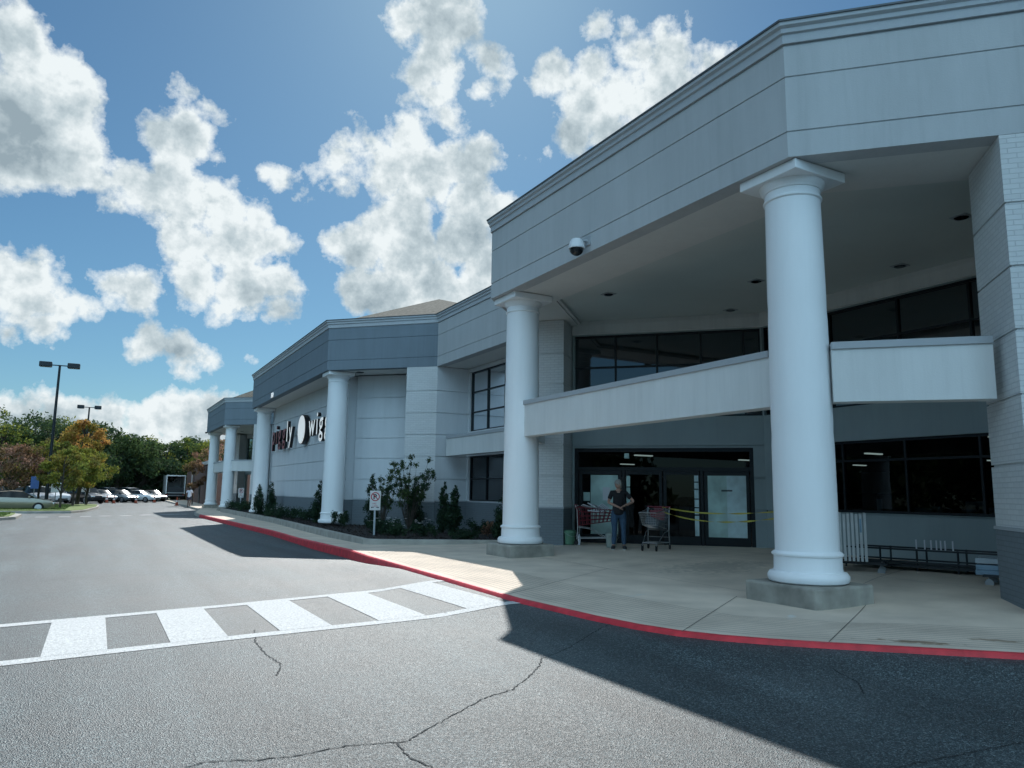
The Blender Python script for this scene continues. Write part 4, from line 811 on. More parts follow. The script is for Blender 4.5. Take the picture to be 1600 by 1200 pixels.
low('rounded green shrub before the sign wall, farther half', 8.3, 40.0, .8, .6, 1800, 7)
low('reddish leafed low shrub under the recessed windows', 11.3, 21.6, .5, .55, 1500, 8, ms=[SHR[0], PK[0]])
low('low dark shrub under the left end of the recessed windows', 11.5, 23.2, .5, .50, 1500, 9)
low('low spreading shrub along the kerb near the close column', 9.6, 20.6, .5, .28, 1300, 10)
low('low spreading shrub in the middle of the bed', 9.0, 25.6, .5, .35, 1300, 11)
for k, y in enumerate((49.5, 51.5, 53.5, 55.5)): low('dark low hedge shrub beyond the far column, number %d towards the third porch' % (k+1), 8.5, y, .8, .65, 1500, 20+k)

# ---------------------------------------------------------------- signs
M['galv'] = mat('galvanised_steel', (.30, .32, .34), .4, .7); M['sign_plate'] = mat('sign_plate_white', (.62, .60, .58), .45); M['sign_ring'] = mat('sign_red_print', (.42, .03, .04), .5)
def facecam_sign(x, y, z0, z1, w, h, label, rot):
    t = thing('no_parking_sign', label, 'sign', (x, y, z0), rot, 'no parking signs at the bed')    # faces local -y
    b = MB(); b.box(-.03, .03, -.012, .012, 0, z1-z0-.05); b.box(-.03, -.022, .012, .03, 0, z1-z0-.05); b.box(.022, .03, .012, .03, 0, z1-z0-.05); o = b.build('post', M['galv']); o.parent = t
    H = z1-z0; b = MB(); b.box(-w/2, w/2, -.020, -.014, H-h, H); p = b.build('plate', M['sign_plate'], bevel=.002); p.parent = t
    b = MB(); cz = H-w*.56; n = 36; r0, r1 = w*.33, w*.42
    for k in range(n):
        a0, a1 = 2*math.pi*k/n, 2*math.pi*(k+1)/n; b.poly([(r0*math.cos(a0), -.0215, cz+r0*math.sin(a0)), (r1*math.cos(a0), -.0215, cz+r1*math.sin(a0)), (r1*math.cos(a1), -.0215, cz+r1*math.sin(a1)), (r0*math.cos(a1), -.0215, cz+r0*math.sin(a1))])
    d = Vector((1, 0, -1)).normalized(); q = Vector((1, 0, 1)).normalized(); c = Vector((0, -.0232, cz)); b.poly([c-d*r0-q*.014, c+d*r0-q*.014, c+d*r0+q*.014, c-d*r0+q*.014])
    s_ = b.build('prohibition_ring', M['sign_ring']); s_.parent = p
    l = text_mesh('P', w*.62, .001, 'letter', (-w*.19, -.0222, cz-w*.21), M['black'], None, '-y', bold=.008); l.parent = p
    for i, tx in enumerate(('FIRE', 'LANE')): l = text_mesh(tx, w*.20, .001, 'lettering', (-w*.24, -.0222, cz-w*(.72+.22*i)), M['sign_ring'], None, '-y'); l.parent = p
    b = MB(); az = H-h+.09
    for s in (-1, 1):
        b.poly([(s*.03, -.0215, az-.008), (s*.09, -.0215, az-.008), (s*.09, -.0215, az+.008), (s*.03, -.0215, az+.008)]); b.poly([(s*.085, -.0222, az-.028), (s*.135, -.0222, az), (s*.085, -.0222, az+.028)])
    a = b.build('arrows', M['black']); a.parent = p
    return t
facecam_sign(7.85, 23.33, .2, 1.60, .34, .62, 'white no parking fire lane sign on a steel post before the airy shrub', -R(19))
facecam_sign(8.35, 52.2, .2, 1.65, .34, .62, 'small distant no parking sign on a post near the third porch', -R(9))

# ---------------------------------------------------------------- lamp posts
def lamp(x, y, h, label, hd=.9):
    t = thing('street_lamp', label, 'lamp post', (x, y, -.2), -R(3), 'parking lot lamp posts'); b = MB(); b.tube([(0, 0, .7), (0, 0, h)], [.14, .09], 10); o = b.build('pole', M['dark_metal'], smooth=True); o.parent = t
    b = MB(); b.lathe([(.30, 0), (.30, .7), (.27, .75), (.1, .76)], (0, 0, 0), 20); o = b.build('base', M['pedestal_dark']); o.parent = t
    b = MB(); b.box(-.55, .55, -.04, .04, h-.08, h); o = b.build('arm', M['dark_metal']); o.parent = t
    for s in (-1, 1):
        b = MB(); b.prism([(s*.55, -.25), (s*(.55+hd), -.25), (s*(.55+hd), .25), (s*.55, .25)], h-.22, h+.20); o = b.build('lamp_head', M['dark_metal'], bevel=.05); o.parent = t
        b = MB(); b.box(min(s*.65, s*(.45+hd)), max(s*.65, s*(.45+hd)), -.18, .18, h-.235, h-.222); q = b.build('lens', M['lens']); q.parent = o
    return t
M['pedestal_dark'] = mat('lamp_base_dark', (.03, .03, .032), .8); M['lens'] = mat('lamp_lens', (.3, .3, .28), .3)
lamp(-3.50, 71.2, 11.7, 'tall black twin-head lamp post at the grass island, nearest one'); lamp(-1.62, 105, 11.5, 'smaller looking twin-head lamp post behind the orange tree', .75)

# ---------------------------------------------------------------- cars
CM = {k: mat('car_paint_'+k, c, .28, .35 if k not in ('white',) else 0, spec=.6) for k, c in dict(white=(.62, .63, .64), silver=(.42, .44, .46), grey=(.16, .17, .18), black=(.015, .016, .018), blue=(.05, .09, .16), tan=(.28, .25, .19), red=(.25, .02, .02)).items()}
for m_ in CM.values(): m_.node_tree.nodes['Principled BSDF'].inputs['Coat Weight'].default_value = .6
M['carglass'] = mat('car_glass', (.012, .018, .02), .12, spec=.35); M['tyre'] = mat('tyre_rubber', (.012, .012, .013), .85); M['rim'] = mat('wheel_rim', (.45, .46, .48), .3, .8); M['headl'] = mat('headlight_glass', (.75, .78, .8), .1); M['taill'] = mat('tail_light', (.35, .01, .01), .2); M['plate'] = mat('number_plate', (.6, .6, .55), .5)
PROF = {  # stations along x (front is +x): (x, half width, belt height, roof height or 0)
 'sedan': [(-2.3, .70, .72, 0), (-2.2, .84, .95, 0), (-1.75, .89, 1.02, 0), (-1.55, .90, 1.03, 1.06), (-1.0, .91, 1.02, 1.38), (-.3, .91, 1.0, 1.46), (.35, .91, .98, 1.42), (1.05, .90, .96, .99), (1.25, .90, .93, 0), (1.9, .87, .82, 0), (2.2, .80, .70, 0), (2.32, .66, .58, 0)],
 'suv': [(-2.3, .78, .9, 0), (-2.25, .88, 1.05, 1.12), (-2.0, .92, 1.12, 1.66), (-1.2, .94, 1.12, 1.74), (-.2, .94, 1.10, 1.76), (.55, .94, 1.08, 1.68), (1.15, .93, 1.06, 1.12), (1.35, .93, 1.04, 0), (2.0, .90, .98, 0), (2.25, .84, .85, 0), (2.33, .72, .65, 0)],
 'pickup': [(-2.8, .88, 1.05, 0), (-2.78, .93, 1.08, 0), (-1.0, .94, 1.08, 0), (-.95, .94, 1.10, 1.14), (-.7, .94, 1.12, 1.78), (.2, .94, 1.12, 1.82), (.6, .94, 1.10, 1.72), (1.15, .93, 1.08, 1.14), (1.35, .93, 1.06, 0), (2.3, .91, 1.0, 0), (2.65, .86, .9, 0), (2.72, .76, .7, 0)]}
def make_car(kind, paint):
    P = PROF[kind]; t = thing('parked_car', None, 'car'); b = MB(); gl = MB(); sec = []
    for x, w, zb_, zr in P:
        top = zr if zr else zb_+.015; wi = w*.74 if zr else w*.86; zl = .30 if abs(x) < 2.1 else .38
        sec.append([(x, w*.90, zl), (x, w, zl+.18), (x, w*1.01, (zl+zb_)/2+.1), (x, w*.96, zb_), (x, wi, top-.02), (x, wi*.55, top+.02 if zr else top), (x, 0, top+.035 if zr else top+.01)])
    n = len(sec[0])
    for s in (1, -1):
        for i in range(len(sec)-1):
            for j in range(n-1):
                q = [sec[i][j], sec[i+1][j], sec[i+1][j+1], sec[i][j+1]]; q = [(p[0], p[1]*s, p[2]) for p in q]
                cab = P[i][3] and P[i+1][3]; slope = abs((P[i][3] or P[i][2])-(P[i+1][3] or P[i+1][2])) > .22
                isg = (j == 3 and (P[i][3] or P[i+1][3]) and (cab)) or (j in (4, 5) and cab and slope)
                (gl if isg else b).poly(q if s < 0 else q[::-1])
        for e in (0, -1): b.poly([(p[0], p[1]*s, p[2]) for p in sec[e]]+[(sec[e][0][0], 0, sec[e][0][2])])
    bm_ = b.build('body', CM[paint], smooth=True, weld=True); bm_.parent = t; g = gl.build('window', M['carglass'], smooth=True, weld=True); g.parent = t
    for x in (-1.38, 1.38) if kind != 'pickup' else (-1.75, 1.75):
        for s in (-1, 1):
            b = MB(); r = .34 if kind == 'sedan' else .38
            def ring(rad, y0, y1, bb):
                k0 = len(bb.v); m_ = 20
                for yy in (y0, y1): bb.v += [(x+rad*math.cos(6.2832*k/m_), yy, r+rad*math.sin(6.2832*k/m_)) for k in range(m_)]
                bb.f += [[k0+k for k in range(m_)], [k0+m_+k for k in range(m_)][::-1]]+[[k0+k, k0+(k+1) % m_, k0+m_+(k+1) % m_, k0+m_+k] for k in range(m_)]; bb.mi += [0]*(m_+2)
            w = lerp(x, [p[0] for p in P], [p[1] for p in P]); ring(r, s*(w-.20), s*(w+.012), b); wh = b.build('wheel', M['tyre']); wh.parent = t
            b = MB(); ring(r*.62, s*(w+.0), s*(w+.022), b); rm = b.build('rim', M['rim']); rm.parent = wh
    for s in (-1, 1):
        x1, w1, z1 = P[-2][0], P[-2][1], P[-2][2]; b = MB(); b.box(x1-.02, x1+.10, min(s*w1*.5, s*w1*.96), max(s*w1*.5, s*w1*.96), z1-.14, z1-.02); o = b.build('headlight', M['headl'], bevel=.02); o.parent = t
        x0, w0, z0 = P[0][0], P[0][1], P[0][2]; b = MB(); b.box(x0-.03, x0+.08, min(s*w0*.6, s*w0*1.0), max(s*w0*.6, s*w0*1.0), z0-.2, z0-.04); o = b.build('tail_light', M['taill'], bevel=.02); o.parent = t
        xm = .75 if kind == 'sedan' else .85; b = MB(); b.box(xm, xm+.12, min(s*.93, s*1.06), max(s*.93, s*1.06), 1.0, 1.12); o = b.build('mirror', CM[paint], bevel=.02); o.parent = t
    b = MB(); b.box(P[0][0]-.02, P[0][0]+.02, -.17, .17, .55, .67); o = b.build('number_plate', M['plate']); o.parent = t
    b = MB(); b.box(P[-1][0]-.05, P[-1][0]+.01, -.5, .5, .40, .55); o = b.build('grille', M['black']); o.parent = t
    return t
cars = [  # tangent x/y, y, kind, paint, heading (deg, 0 = facing +x), label
 (-.0775, 62.5, 'sedan', 'tan', 0, 'tan sedan parked broadside behind the near grass strip, closest of all the cars'),
 (-.099, 87, 'suv', 'blue', -65, 'dark blue sport utility at the left edge under the russet tree'), (-.061, 87, 'pickup', 'silver', -66, 'silver pickup just left of the near lamp post'),
 (-.080, 94.5, 'suv', 'white', 112, 'white sport utility behind the gap between the blue one and the pickup'), (-.044, 94.5, 'suv', 'white', -62, 'white sport utility just right of the near lamp post'),
 (-.0105, 94.5, 'suv', 'black', -58, 'black sport utility behind the right tip of the grass island'),
 (-.094, 102, 'sedan', 'grey', -62, 'grey sedan far back at the left edge'), (-.062, 102, 'sedan', 'white', -62, 'white sedan behind the foot of the near lamp post'), (-.028, 102, 'pickup', 'white', 115, 'white pickup seen between the island tree trunks'),
 (.004, 102, 'sedan', 'silver', -60, 'silver sedan behind the two left traffic cones'), (.0245, 102, 'sedan', 'grey', -52, 'dark grey sedan in the front row, left neighbour of the white sedan'), (.046, 103, 'sedan', 'white', -40, 'white sedan at the right end of the front row of cars'),
 (-.078, 109.5, 'sedan', 'white', -62, 'white sedan in the far row at the left'), (-.047, 109.5, 'suv', 'grey', -62, 'grey sport utility in the far row behind the island trees'), (-.016, 109.5, 'sedan', 'silver', 118, 'silver sedan in the far row below the orange tree'),
 (.013, 109.5, 'suv', 'silver', -62, 'silver sport utility in the far row at the middle of the lot'), (.036, 110, 'suv', 'white', -58, 'white sport utility in the far row, rising behind the white sedan'), (.058, 110.5, 'sedan', 'grey', -60, 'grey sedan at the right end of the far row'),
 (.026, 117, 'sedan', 'white', -60, 'white sedan right against the undergrowth behind the far row'), (-.004, 117, 'suv', 'black', -60, 'black sport utility right against the undergrowth'), (-.036, 117, 'suv', 'white', -60, 'white sport utility in the last row behind the orange tree')]
protos = {}
for a, y, k, p, hdg, l in cars:
    if (k, p) not in protos: o = protos[(k, p)] = make_car(k, p)
    else: o = copy_tree(protos[(k, p)])
    o.location = (a*y, y, z_road(-5, y)); o.rotation_euler = (0, 0, R(hdg)); tag(o, l, 'car', 'cars parked in the lot')

# ---------------------------------------------------------------- cones, truck, brick building, posts
M['cone'] = mat('cone_orange', (.30, .05, .018), .7); M['rubber'] = mat('cone_base_black', (.02, .02, .02), .8)
for i, (x, y, l) in enumerate(((.56, 97, 'leftmost traffic cone, before the silver sedan'), (1.09, 98, 'second traffic cone from the left'), (1.76, 95, 'third traffic cone from the left'), (4.0, 96, 'traffic cone before the right end of the white sedan'), (6.2, 101, 'traffic cone between the sedans and the box truck'), (7.25, 84, 'rightmost traffic cone, at the kerb by the brick wall'))):
    t = thing('traffic_cone', l, 'traffic cone', (x, y, z_road(x, y)), 0, 'traffic cones across the lane'); b = MB(); b.lathe([(.17, .03), (.16, .05), (.035, .88), (.03, .9)], n=16); o = b.build('cone', M['cone'], smooth=True); o.parent = t
    b = MB(); b.box(-.24, .24, -.24, .24, 0, .04); o = b.build('base', M['rubber']); o.parent = t
    b = MB(); b.lathe([(.118, .38), (.092, .56)], n=16); o = b.build('reflective_collar', M['sign_plate']); o.parent = t
T = thing('box_truck', 'white box truck with its rear door open beside the brick building', 'truck', (9.45, 113, -.2)); M['van'] = mat('truck_white', (.6, .6, .58), .5)
b = MB(); b.box(-1.2, -1.14, 0, 6, 1.1, 3.5); b.box(1.14, 1.2, 0, 6, 1.1, 3.5); b.box(-1.14, 1.14, 0, 6, 3.44, 3.5); b.box(-1.14, 1.14, 5.9, 6, 1.1, 3.44); b.box(-1.14, 1.14, 0, 5.9, 1.1, 1.16)
for q in ((-1.22, -1.1), (1.1, 1.22)): b.box(q[0], q[1], -.05, 0, 1.0, 3.55)
b.box(-1.1, 1.1, -.05, 0, 3.40, 3.55); o = b.build('cargo_box', M['van']); o.parent = T
b = MB(); b.box(-1.13, 1.13, .3, 5.8, 1.17, 1.9); o = b.build('load', M['interior']); o.parent = T
b = MB(); b.box(-.9, .9, .1, 8, .75, 1.08); b.box(-1.1, 1.1, -.12, 0, .55, .7); o = b.build('chassis', M['black']); o.parent = T
b = MB(); b.prism([(-1.05, 6.15), (1.05, 6.15), (1.05, 8), (-1.05, 8)], .6, 2.4); b.prism([(-1.0, 8.0), (1.0, 8.0), (.95, 8.9), (-.95, 8.9)], .6, 1.5); o = b.build('cab', M['van'], bevel=.08); o.parent = T
b = MB(); b.box(-1.1, 1.1, -.9, -.13, .75, .80); o = b.build('tail_lift', M['galv']); o.parent = T
for s in (-1, 1):
    for yy in (1.3, 7.4):
        b = MB(); m_ = 20; k0 = 0
        for xx in (s*.75, s*1.15): b.v += [(xx, yy+.45*math.cos(6.2832*k/m_), .45+.45*math.sin(6.2832*k/m_)) for k in range(m_)]
        b.f += [[k for k in range(m_)], [m_+k for k in range(m_)][::-1]]+[[k, (k+1) % m_, m_+(k+1) % m_, m_+k] for k in range(m_)]; b.mi += [0]*(m_+2); o = b.build('wheel', M['tyre']); o.parent = T
    b = MB(); b.box(min(s*.95, s*1.15), max(s*.95, s*1.15), -.15, -.12, .75, .9); o = b.build('tail_light', M['taill']); o.parent = T
M['redbrick'] = brick('red_brick', (.16, .085, .07), (.17, .14, .12), 'ax', col2=(.12, .065, .055))
K = wthing('brick_building', 'low red brick building beyond the third porch with a pale roof edge', 'building', (14, 95, -.2))
b = MB(); b.prism([(9.6, 80), (30, 80), (30, 114), (10.9, 114)], -.2, 4.0); sub(K, b, 'wall', M['redbrick']); b = MB(); b.prism([(9.45, 79.8), (30, 79.8), (30, 114.2), (10.72, 114.2)], 4.001, 4.35); sub(K, b, 'roof_edge', M['van'])
b = MB(); b.box(9.88, 10.02, 89, 90.2, -.2, 2.1); sub(K, b, 'door', M['dark_metal']); b = MB(); b.box(10.4, 10.55, 103, 103.12, -.2, 4.0); sub(K, b, 'downpipe', M['van'])
b = MB(); b.box(12, 13.2, 108, 109.2, 4.351, 5.1); sub(K, b, 'roof_unit', M['galv'])
# blue parking sign and white notice in the lot
t = thing('parking_sign', 'blue parking sign on a thin post left of the near lamp post', 'sign', (-4.35, 70.5, -.2)); b = MB(); b.tube([(0, 0, 0), (0, 0, 2.6)], .03, 8); o = b.build('post', M['galv']); o.parent = t
b = MB(); b.box(-.28, .28, -.05, -.035, 1.6, 2.55); o = b.build('plate', mat('sign_blue', (.03, .08, .25), .5)); o.parent = t
for x, y, l in ((-2.95, 72.5, 'white notice board just right of the near lamp post'), (-.95, 84, 'white square notice board seen between the island tree trunks')):
    t = thing('notice_board', l, 'sign', (x, y, -.1)); b = MB(); b.tube([(0, 0, 0), (0, 0, 2.0)], .03, 8); o = b.build('post', M['galv']); o.parent = t; b = MB(); b.box(-.35, .35, -.05, -.035, 1.2, 2.0); o = b.build('plate', M['sign_plate']); o.parent = t

# ---------------------------------------------------------------- people
def skin(name, pts, edges, mat_, parent, sub_=2, root=0):
    """pts: (x, y, z, radius[, radius2]) joints; grows one continuous surface along the edges"""
    me = bpy.data.meshes.new('tmp'); me.from_pydata([p[:3] for p in pts], edges, []); o = bpy.data.objects.new('tmp', me); COL.objects.link(o)
    md = o.modifiers.new('s', 'SKIN'); md.use_smooth_shade = True
    if not me.skin_vertices: bpy.context.view_layer.update()
    sv = me.skin_vertices[0].data
    for i, p in enumerate(pts): sv[i].radius = (p[3], p[4] if len(p) > 4 else p[3]); sv[i].use_root = (i == root)
    ss = o.modifiers.new('d', 'SUBSURF'); ss.levels = sub_; bpy.context.view_layer.update()
    m2 = bpy.data.meshes.new_from_object(o.evaluated_get(bpy.context.evaluated_depsgraph_get())); m2.name = name; bpy.data.objects.remove(o)
    m2.materials.clear(); m2.materials.append(mat_); m2.shade_smooth(); q = bpy.data.objects.new(name, m2); COL.objects.link(q)
    if parent is not None: q.parent = parent
    return q
M['skin'] = mat('skin', (.42, .25, .19), .55, nscale=20, namt=.06); M['skin_dark'] = mat('skin_brown', (.16, .09, .06), .55)
M['tee_black'] = mat('black_cotton', (.012, .012, .015), .85, bump=.3, bscale=60); M['denim'] = mat('blue_denim', (.035, .075, .13), .85, nscale=14, namt=.25, bump=.3, bscale=120)
M['hair_grey'] = mat('grey_hair', (.30, .29, .27), .6, nscale=40, namt=.3, bump=.8, bscale=60); M['shoe'] = mat('black_shoe', (.015, .015, .017), .5); M['sole'] = mat('white_sole', (.6, .6, .58), .6)
M['tee_white'] = mat('pale_blue_shirt', (.55, .58, .66), .85, bump=.3, bscale=60); M['shorts'] = mat('dark_shorts', (.03, .035, .06), .85); M['hair_dark'] = mat('dark_hair', (.012, .010, .009), .6)
def hand(pts, edges, wrist_i, wrist, aim, side):
    """palm, four unequal bent fingers and a thumb rooted at the side of the palm"""
    w = Vector(wrist); f = Vector(aim).normalized(); u = Vector((0, 0, 1)); s_ = f.cross(u); s_ = s_.normalized() if s_.length > .2 else Vector((1, 0, 0)); d = s_.cross(f).normalized()
    k = len(pts); p = w+f*.05; pts.append((*p, .026, .015)); edges.append((wrist_i, k)); k2 = k+1; p2 = w+f*.085; pts.append((*p2, .028, .013)); edges.append((k, k2))
    for i, ln in enumerate((.062, .072, .068, .052)):
        o_ = (i-1.5)*.018; a = w+f*.095+s_*o_; b1 = a+f*ln*.55-d*.008; c1 = b1+f*ln*.35-d*.022
        n = len(pts); pts += [(*a, .0085), (*b1, .008), (*c1, .0065)]; edges += [(k2, n), (n, n+1), (n+1, n+2)]
    a = w+f*.04+s_*side*.028; b1 = a+f*.03+s_*side*.018-d*.01; c1 = b1+f*.026-d*.008; n = len(pts); pts += [(*a, .010), (*b1, .009), (*c1, .0075)]; edges += [(k, n), (n, n+1), (n+1, n+2)]
def person(label, loc, rotz, J, mats, H=1.66, female=True, shorts=False, headturn=0):
    t = thing('person', label, 'person', loc, rotz); k = H/1.66
    L_, R_ = J['L'], J['R']          # dicts of joint positions; the figure faces local -y, L is its left (+x)
    ht = math.sin(headturn), math.cos(headturn); hd = Vector(J['head'])
    P = [(0, .0, .93, .10, .10), (0, -.005, 1.06, .095, .095), (0, -.01, 1.22, .10, .10), (0, .0, 1.36, .09, .09), (0, 0, 1.43, .05, .05), (hd.x*.6, hd.y*.6-.005, 1.485, .047, .05)]
    E_ = [(0, 1), (1, 2), (2, 3), (3, 4), (4, 5)]
    h0 = (hd.x, hd.y, 1.545); P += [(*h0, .066, .076), (hd.x, hd.y+.006, 1.595, .070, .083), (hd.x, hd.y+.004, 1.632, .052, .060)]; E_ += [(5, 6), (6, 7), (7, 8)]
    f = Vector((-ht[0], -ht[1], 0)); n = len(P)
    c = Vector((hd.x, hd.y, 0)); nose = c+f*.088+Vector((0, 0, 1.553)); chin = c+f*.052+Vector((0, 0, 1.492)); brow = c+f*.062+Vector((0, 0, 1.59)); P += [(*nose, .013), (*chin, .028)]; E_ += [(6, n), (6, n+1)]
    sd = Vector((f.y, -f.x, 0))
    for s in (-1, 1): q = c+sd*s*.076+Vector((0, .0, 1.555)); P.append((*q, .014, .02)); E_.append((6, len(P)-1))
    for D_, s in ((L_, 1), (R_, -1)):
        i = len(P); P += [(s*.085, 0, .88, .068), (s*.10, -.01, .70, .066), (*D_['knee'], .056), (*[(a+b_)/2 for a, b_ in zip(D_['knee'], D_['ankle'])], .054), (*D_['ankle'], .037), (D_['ankle'][0]+s*.01, D_['ankle'][1]-.06, .045, .036), (D_['ankle'][0]+s*.02, D_['ankle'][1]-.15, .03, .032)]
        E_ += [(0, i), (i, i+1), (i+1, i+2), (i+2, i+3), (i+3, i+4), (i+4, i+5), (i+5, i+6)]
        i = len(P); sh = (s*.165, 0, 1.375); P += [(*sh, .052), (*[(a+b_)/2 for a, b_ in zip(sh, D_['elbow'])], .046), (*D_['elbow'], .038), (*[(a*.6+b_*.4) for a, b_ in zip(D_['elbow'], D_['wrist'])], .036), (*D_['wrist'], .025)]
        E_ += [(3, i), (i, i+1), (i+1, i+2), (i+2, i+3), (i+3, i+4)]; hand(P, E_, i+4, D_['wrist'], Vector(D_['wrist'])-Vector(D_['elbow'])+Vector(D_.get('bend', (0, 0, 0))), s)
    P = [(p[0]*k, p[1]*k, p[2]*k, *[q*k for q in p[3:]]) for p in P]; skin('body', P, E_, mats['skin'], t)
    # shirt
    g = 1.13; S_ = [(0, .0, .80, .185, .185), (0, -.005, .94, .175, .175), (0, -.01, 1.10, .145, .145), (0, -.012, 1.25, .150, .15), (0, .0, 1.345, .12, .12), (0, .0, 1.405, .072, .072)]; SE = [(0, 1), (1, 2), (2, 3), (3, 4), (4, 5)]
    for D_, s in ((L_, 1), (R_, -1)):
        sh = Vector((s*.165, 0, 1.375)); el = Vector(D_['elbow']); i = len(S_); S_ += [(*sh, .064), (*sh.lerp(el, .45), .062), (*sh.lerp(el, .72), .060)]; SE += [(4, i), (i, i+1), (i+1, i+2)]
    S_ = [(p[0]*k, p[1]*k, p[2]*k, *[q*k for q in p[3:]]) for p in S_]; skin('shirt', S_, SE, mats['top'], t)
    T_ = [(0, .0, 1.00, .150, .150), (0, .0, .90, .165, .165)]; TE = [(0, 1)]
    for D_, s in ((L_, 1), (R_, -1)):
        kn = Vector(D_['knee']); an = Vector(D_['ankle']); i = len(T_)
        T_ += [(s*.10, 0, .83, .112), (s*.105, -.008, .68, .094)]; TE += [(1, i), (i, i+1)]
        if shorts: T_ += [(*(Vector((s*.10, -.01, .62))), .088)]; TE += [(i+1, i+2)]
        else: T_ += [(*kn, .068), (*kn.lerp(an, .5), .066), (*kn.lerp(an, .95), .056)]; TE += [(i+1, i+2), (i+2, i+3), (i+3, i+4)]
    T_ = [(p[0]*k, p[1]*k, p[2]*k, *[q*k for q in p[3:]]) for p in T_]; skin('trousers' if not shorts else 'shorts', T_, TE, mats['legs'], t)
    for D_, s in ((L_, 1), (R_, -1)):
        a = D_['ankle']; F = [(a[0], a[1]+.05, .052, .058), (a[0]+s*.008, a[1]-.05, .050, .056), (a[0]+s*.02, a[1]-.17, .036, .05)]; F = [(p[0]*k, p[1]*k, p[2]*k, *[q*k for q in p[3:]]) for p in F]
        sh = skin('shoe', F, [(0, 1), (1, 2)], M['shoe'], t); b = MB(); pl = []
        for q in range(14):
            an_ = 2*math.pi*q/14; pl.append((k*(a[0]+s*.011)+.046*math.cos(an_), k*(a[1]-.065)+.135*math.sin(an_)))
        b.prism(pl, .0, .018); o = b.build('sole', mats.get('sole', M['sole'])); o.parent = sh
    # hair cap
    b = MB(); c3 = (Vector((hd.x, hd.y, 1.603))-f*.022)*k; b.sphere(c3, .098*k, 12, (1, 1, 1.0)); c4 = (Vector((hd.x, hd.y, 1.55))-f*.045)*k; b.sphere(c4, (.085 if female else .07)*k, 10, (1, .9, 1.05)); o = b.build('hair', mats['hair'], smooth=True); o.parent = t
    b = MB()
    for s in (-1, 1): q = (c+f*.068+sd*s*.026+Vector((0, 0, 1.575)))*k; b.sphere(q, .0085, 5)
    o = b.build('eyes', M['black']); o.parent = t
    q = (c+f*.078+Vector((0, 0, 1.522)))*k; b = MB(); b.sphere(q, .016, 5, (.9, .35, .3)); o = b.build('mouth', mat('lips', (.30, .12, .10), .5)); o.parent = t
    return t
W1 = person('woman in a black v-neck tee shirt and jeans standing beside a shopping cart', (11.30, 15.05, .262), -R(36), {'head': (-.015, -.03), 'L': {'knee': (.115, -.02, .49), 'ankle': (.13, .02, .08), 'elbow': (.37, -.05, 1.16), 'wrist': (.14, -.20, 1.055)}, 'R': {'knee': (-.10, -.03, .49), 'ankle': (-.13, -.02, .08), 'elbow': (-.25, -.02, 1.13), 'wrist': (-.02, -.18, 1.03)}},
   {'skin': M['skin'], 'top': M['tee_black'], 'legs': M['denim'], 'hair': M['hair_grey']}, 1.66, headturn=R(35))
b = MB(); b.sphere((.075, -.118, 1.285), .022, 6, (1, .4, 1)); o = b.build('chest_emblem', M['tee_white']); o.parent = W1
b = MB(); b.poly([(-.045, -.083, 1.40), (.045, -.083, 1.40), (0, -.118, 1.315)]); o = b.build('neckline', M['skin']); o.parent = W1
person('man in a pale shirt and dark shorts walking beside the far porch', (7.55, 75.5, -.18), R(160), {'head': (0, -.02), 'L': {'knee': (.10, -.14, .50), 'ankle': (.10, -.06, .10), 'elbow': (.27, .08, 1.12), 'wrist': (.25, -.06, .90)}, 'R': {'knee': (-.10, .02, .49), 'ankle': (-.10, .20, .10), 'elbow': (-.27, -.06, 1.12), 'wrist': (-.26, -.20, .93)}},
   {'skin': M['skin_dark'], 'top': M['tee_white'], 'legs': M['shorts'], 'hair': M['hair_dark']}, 1.85, female=False, shorts=True)

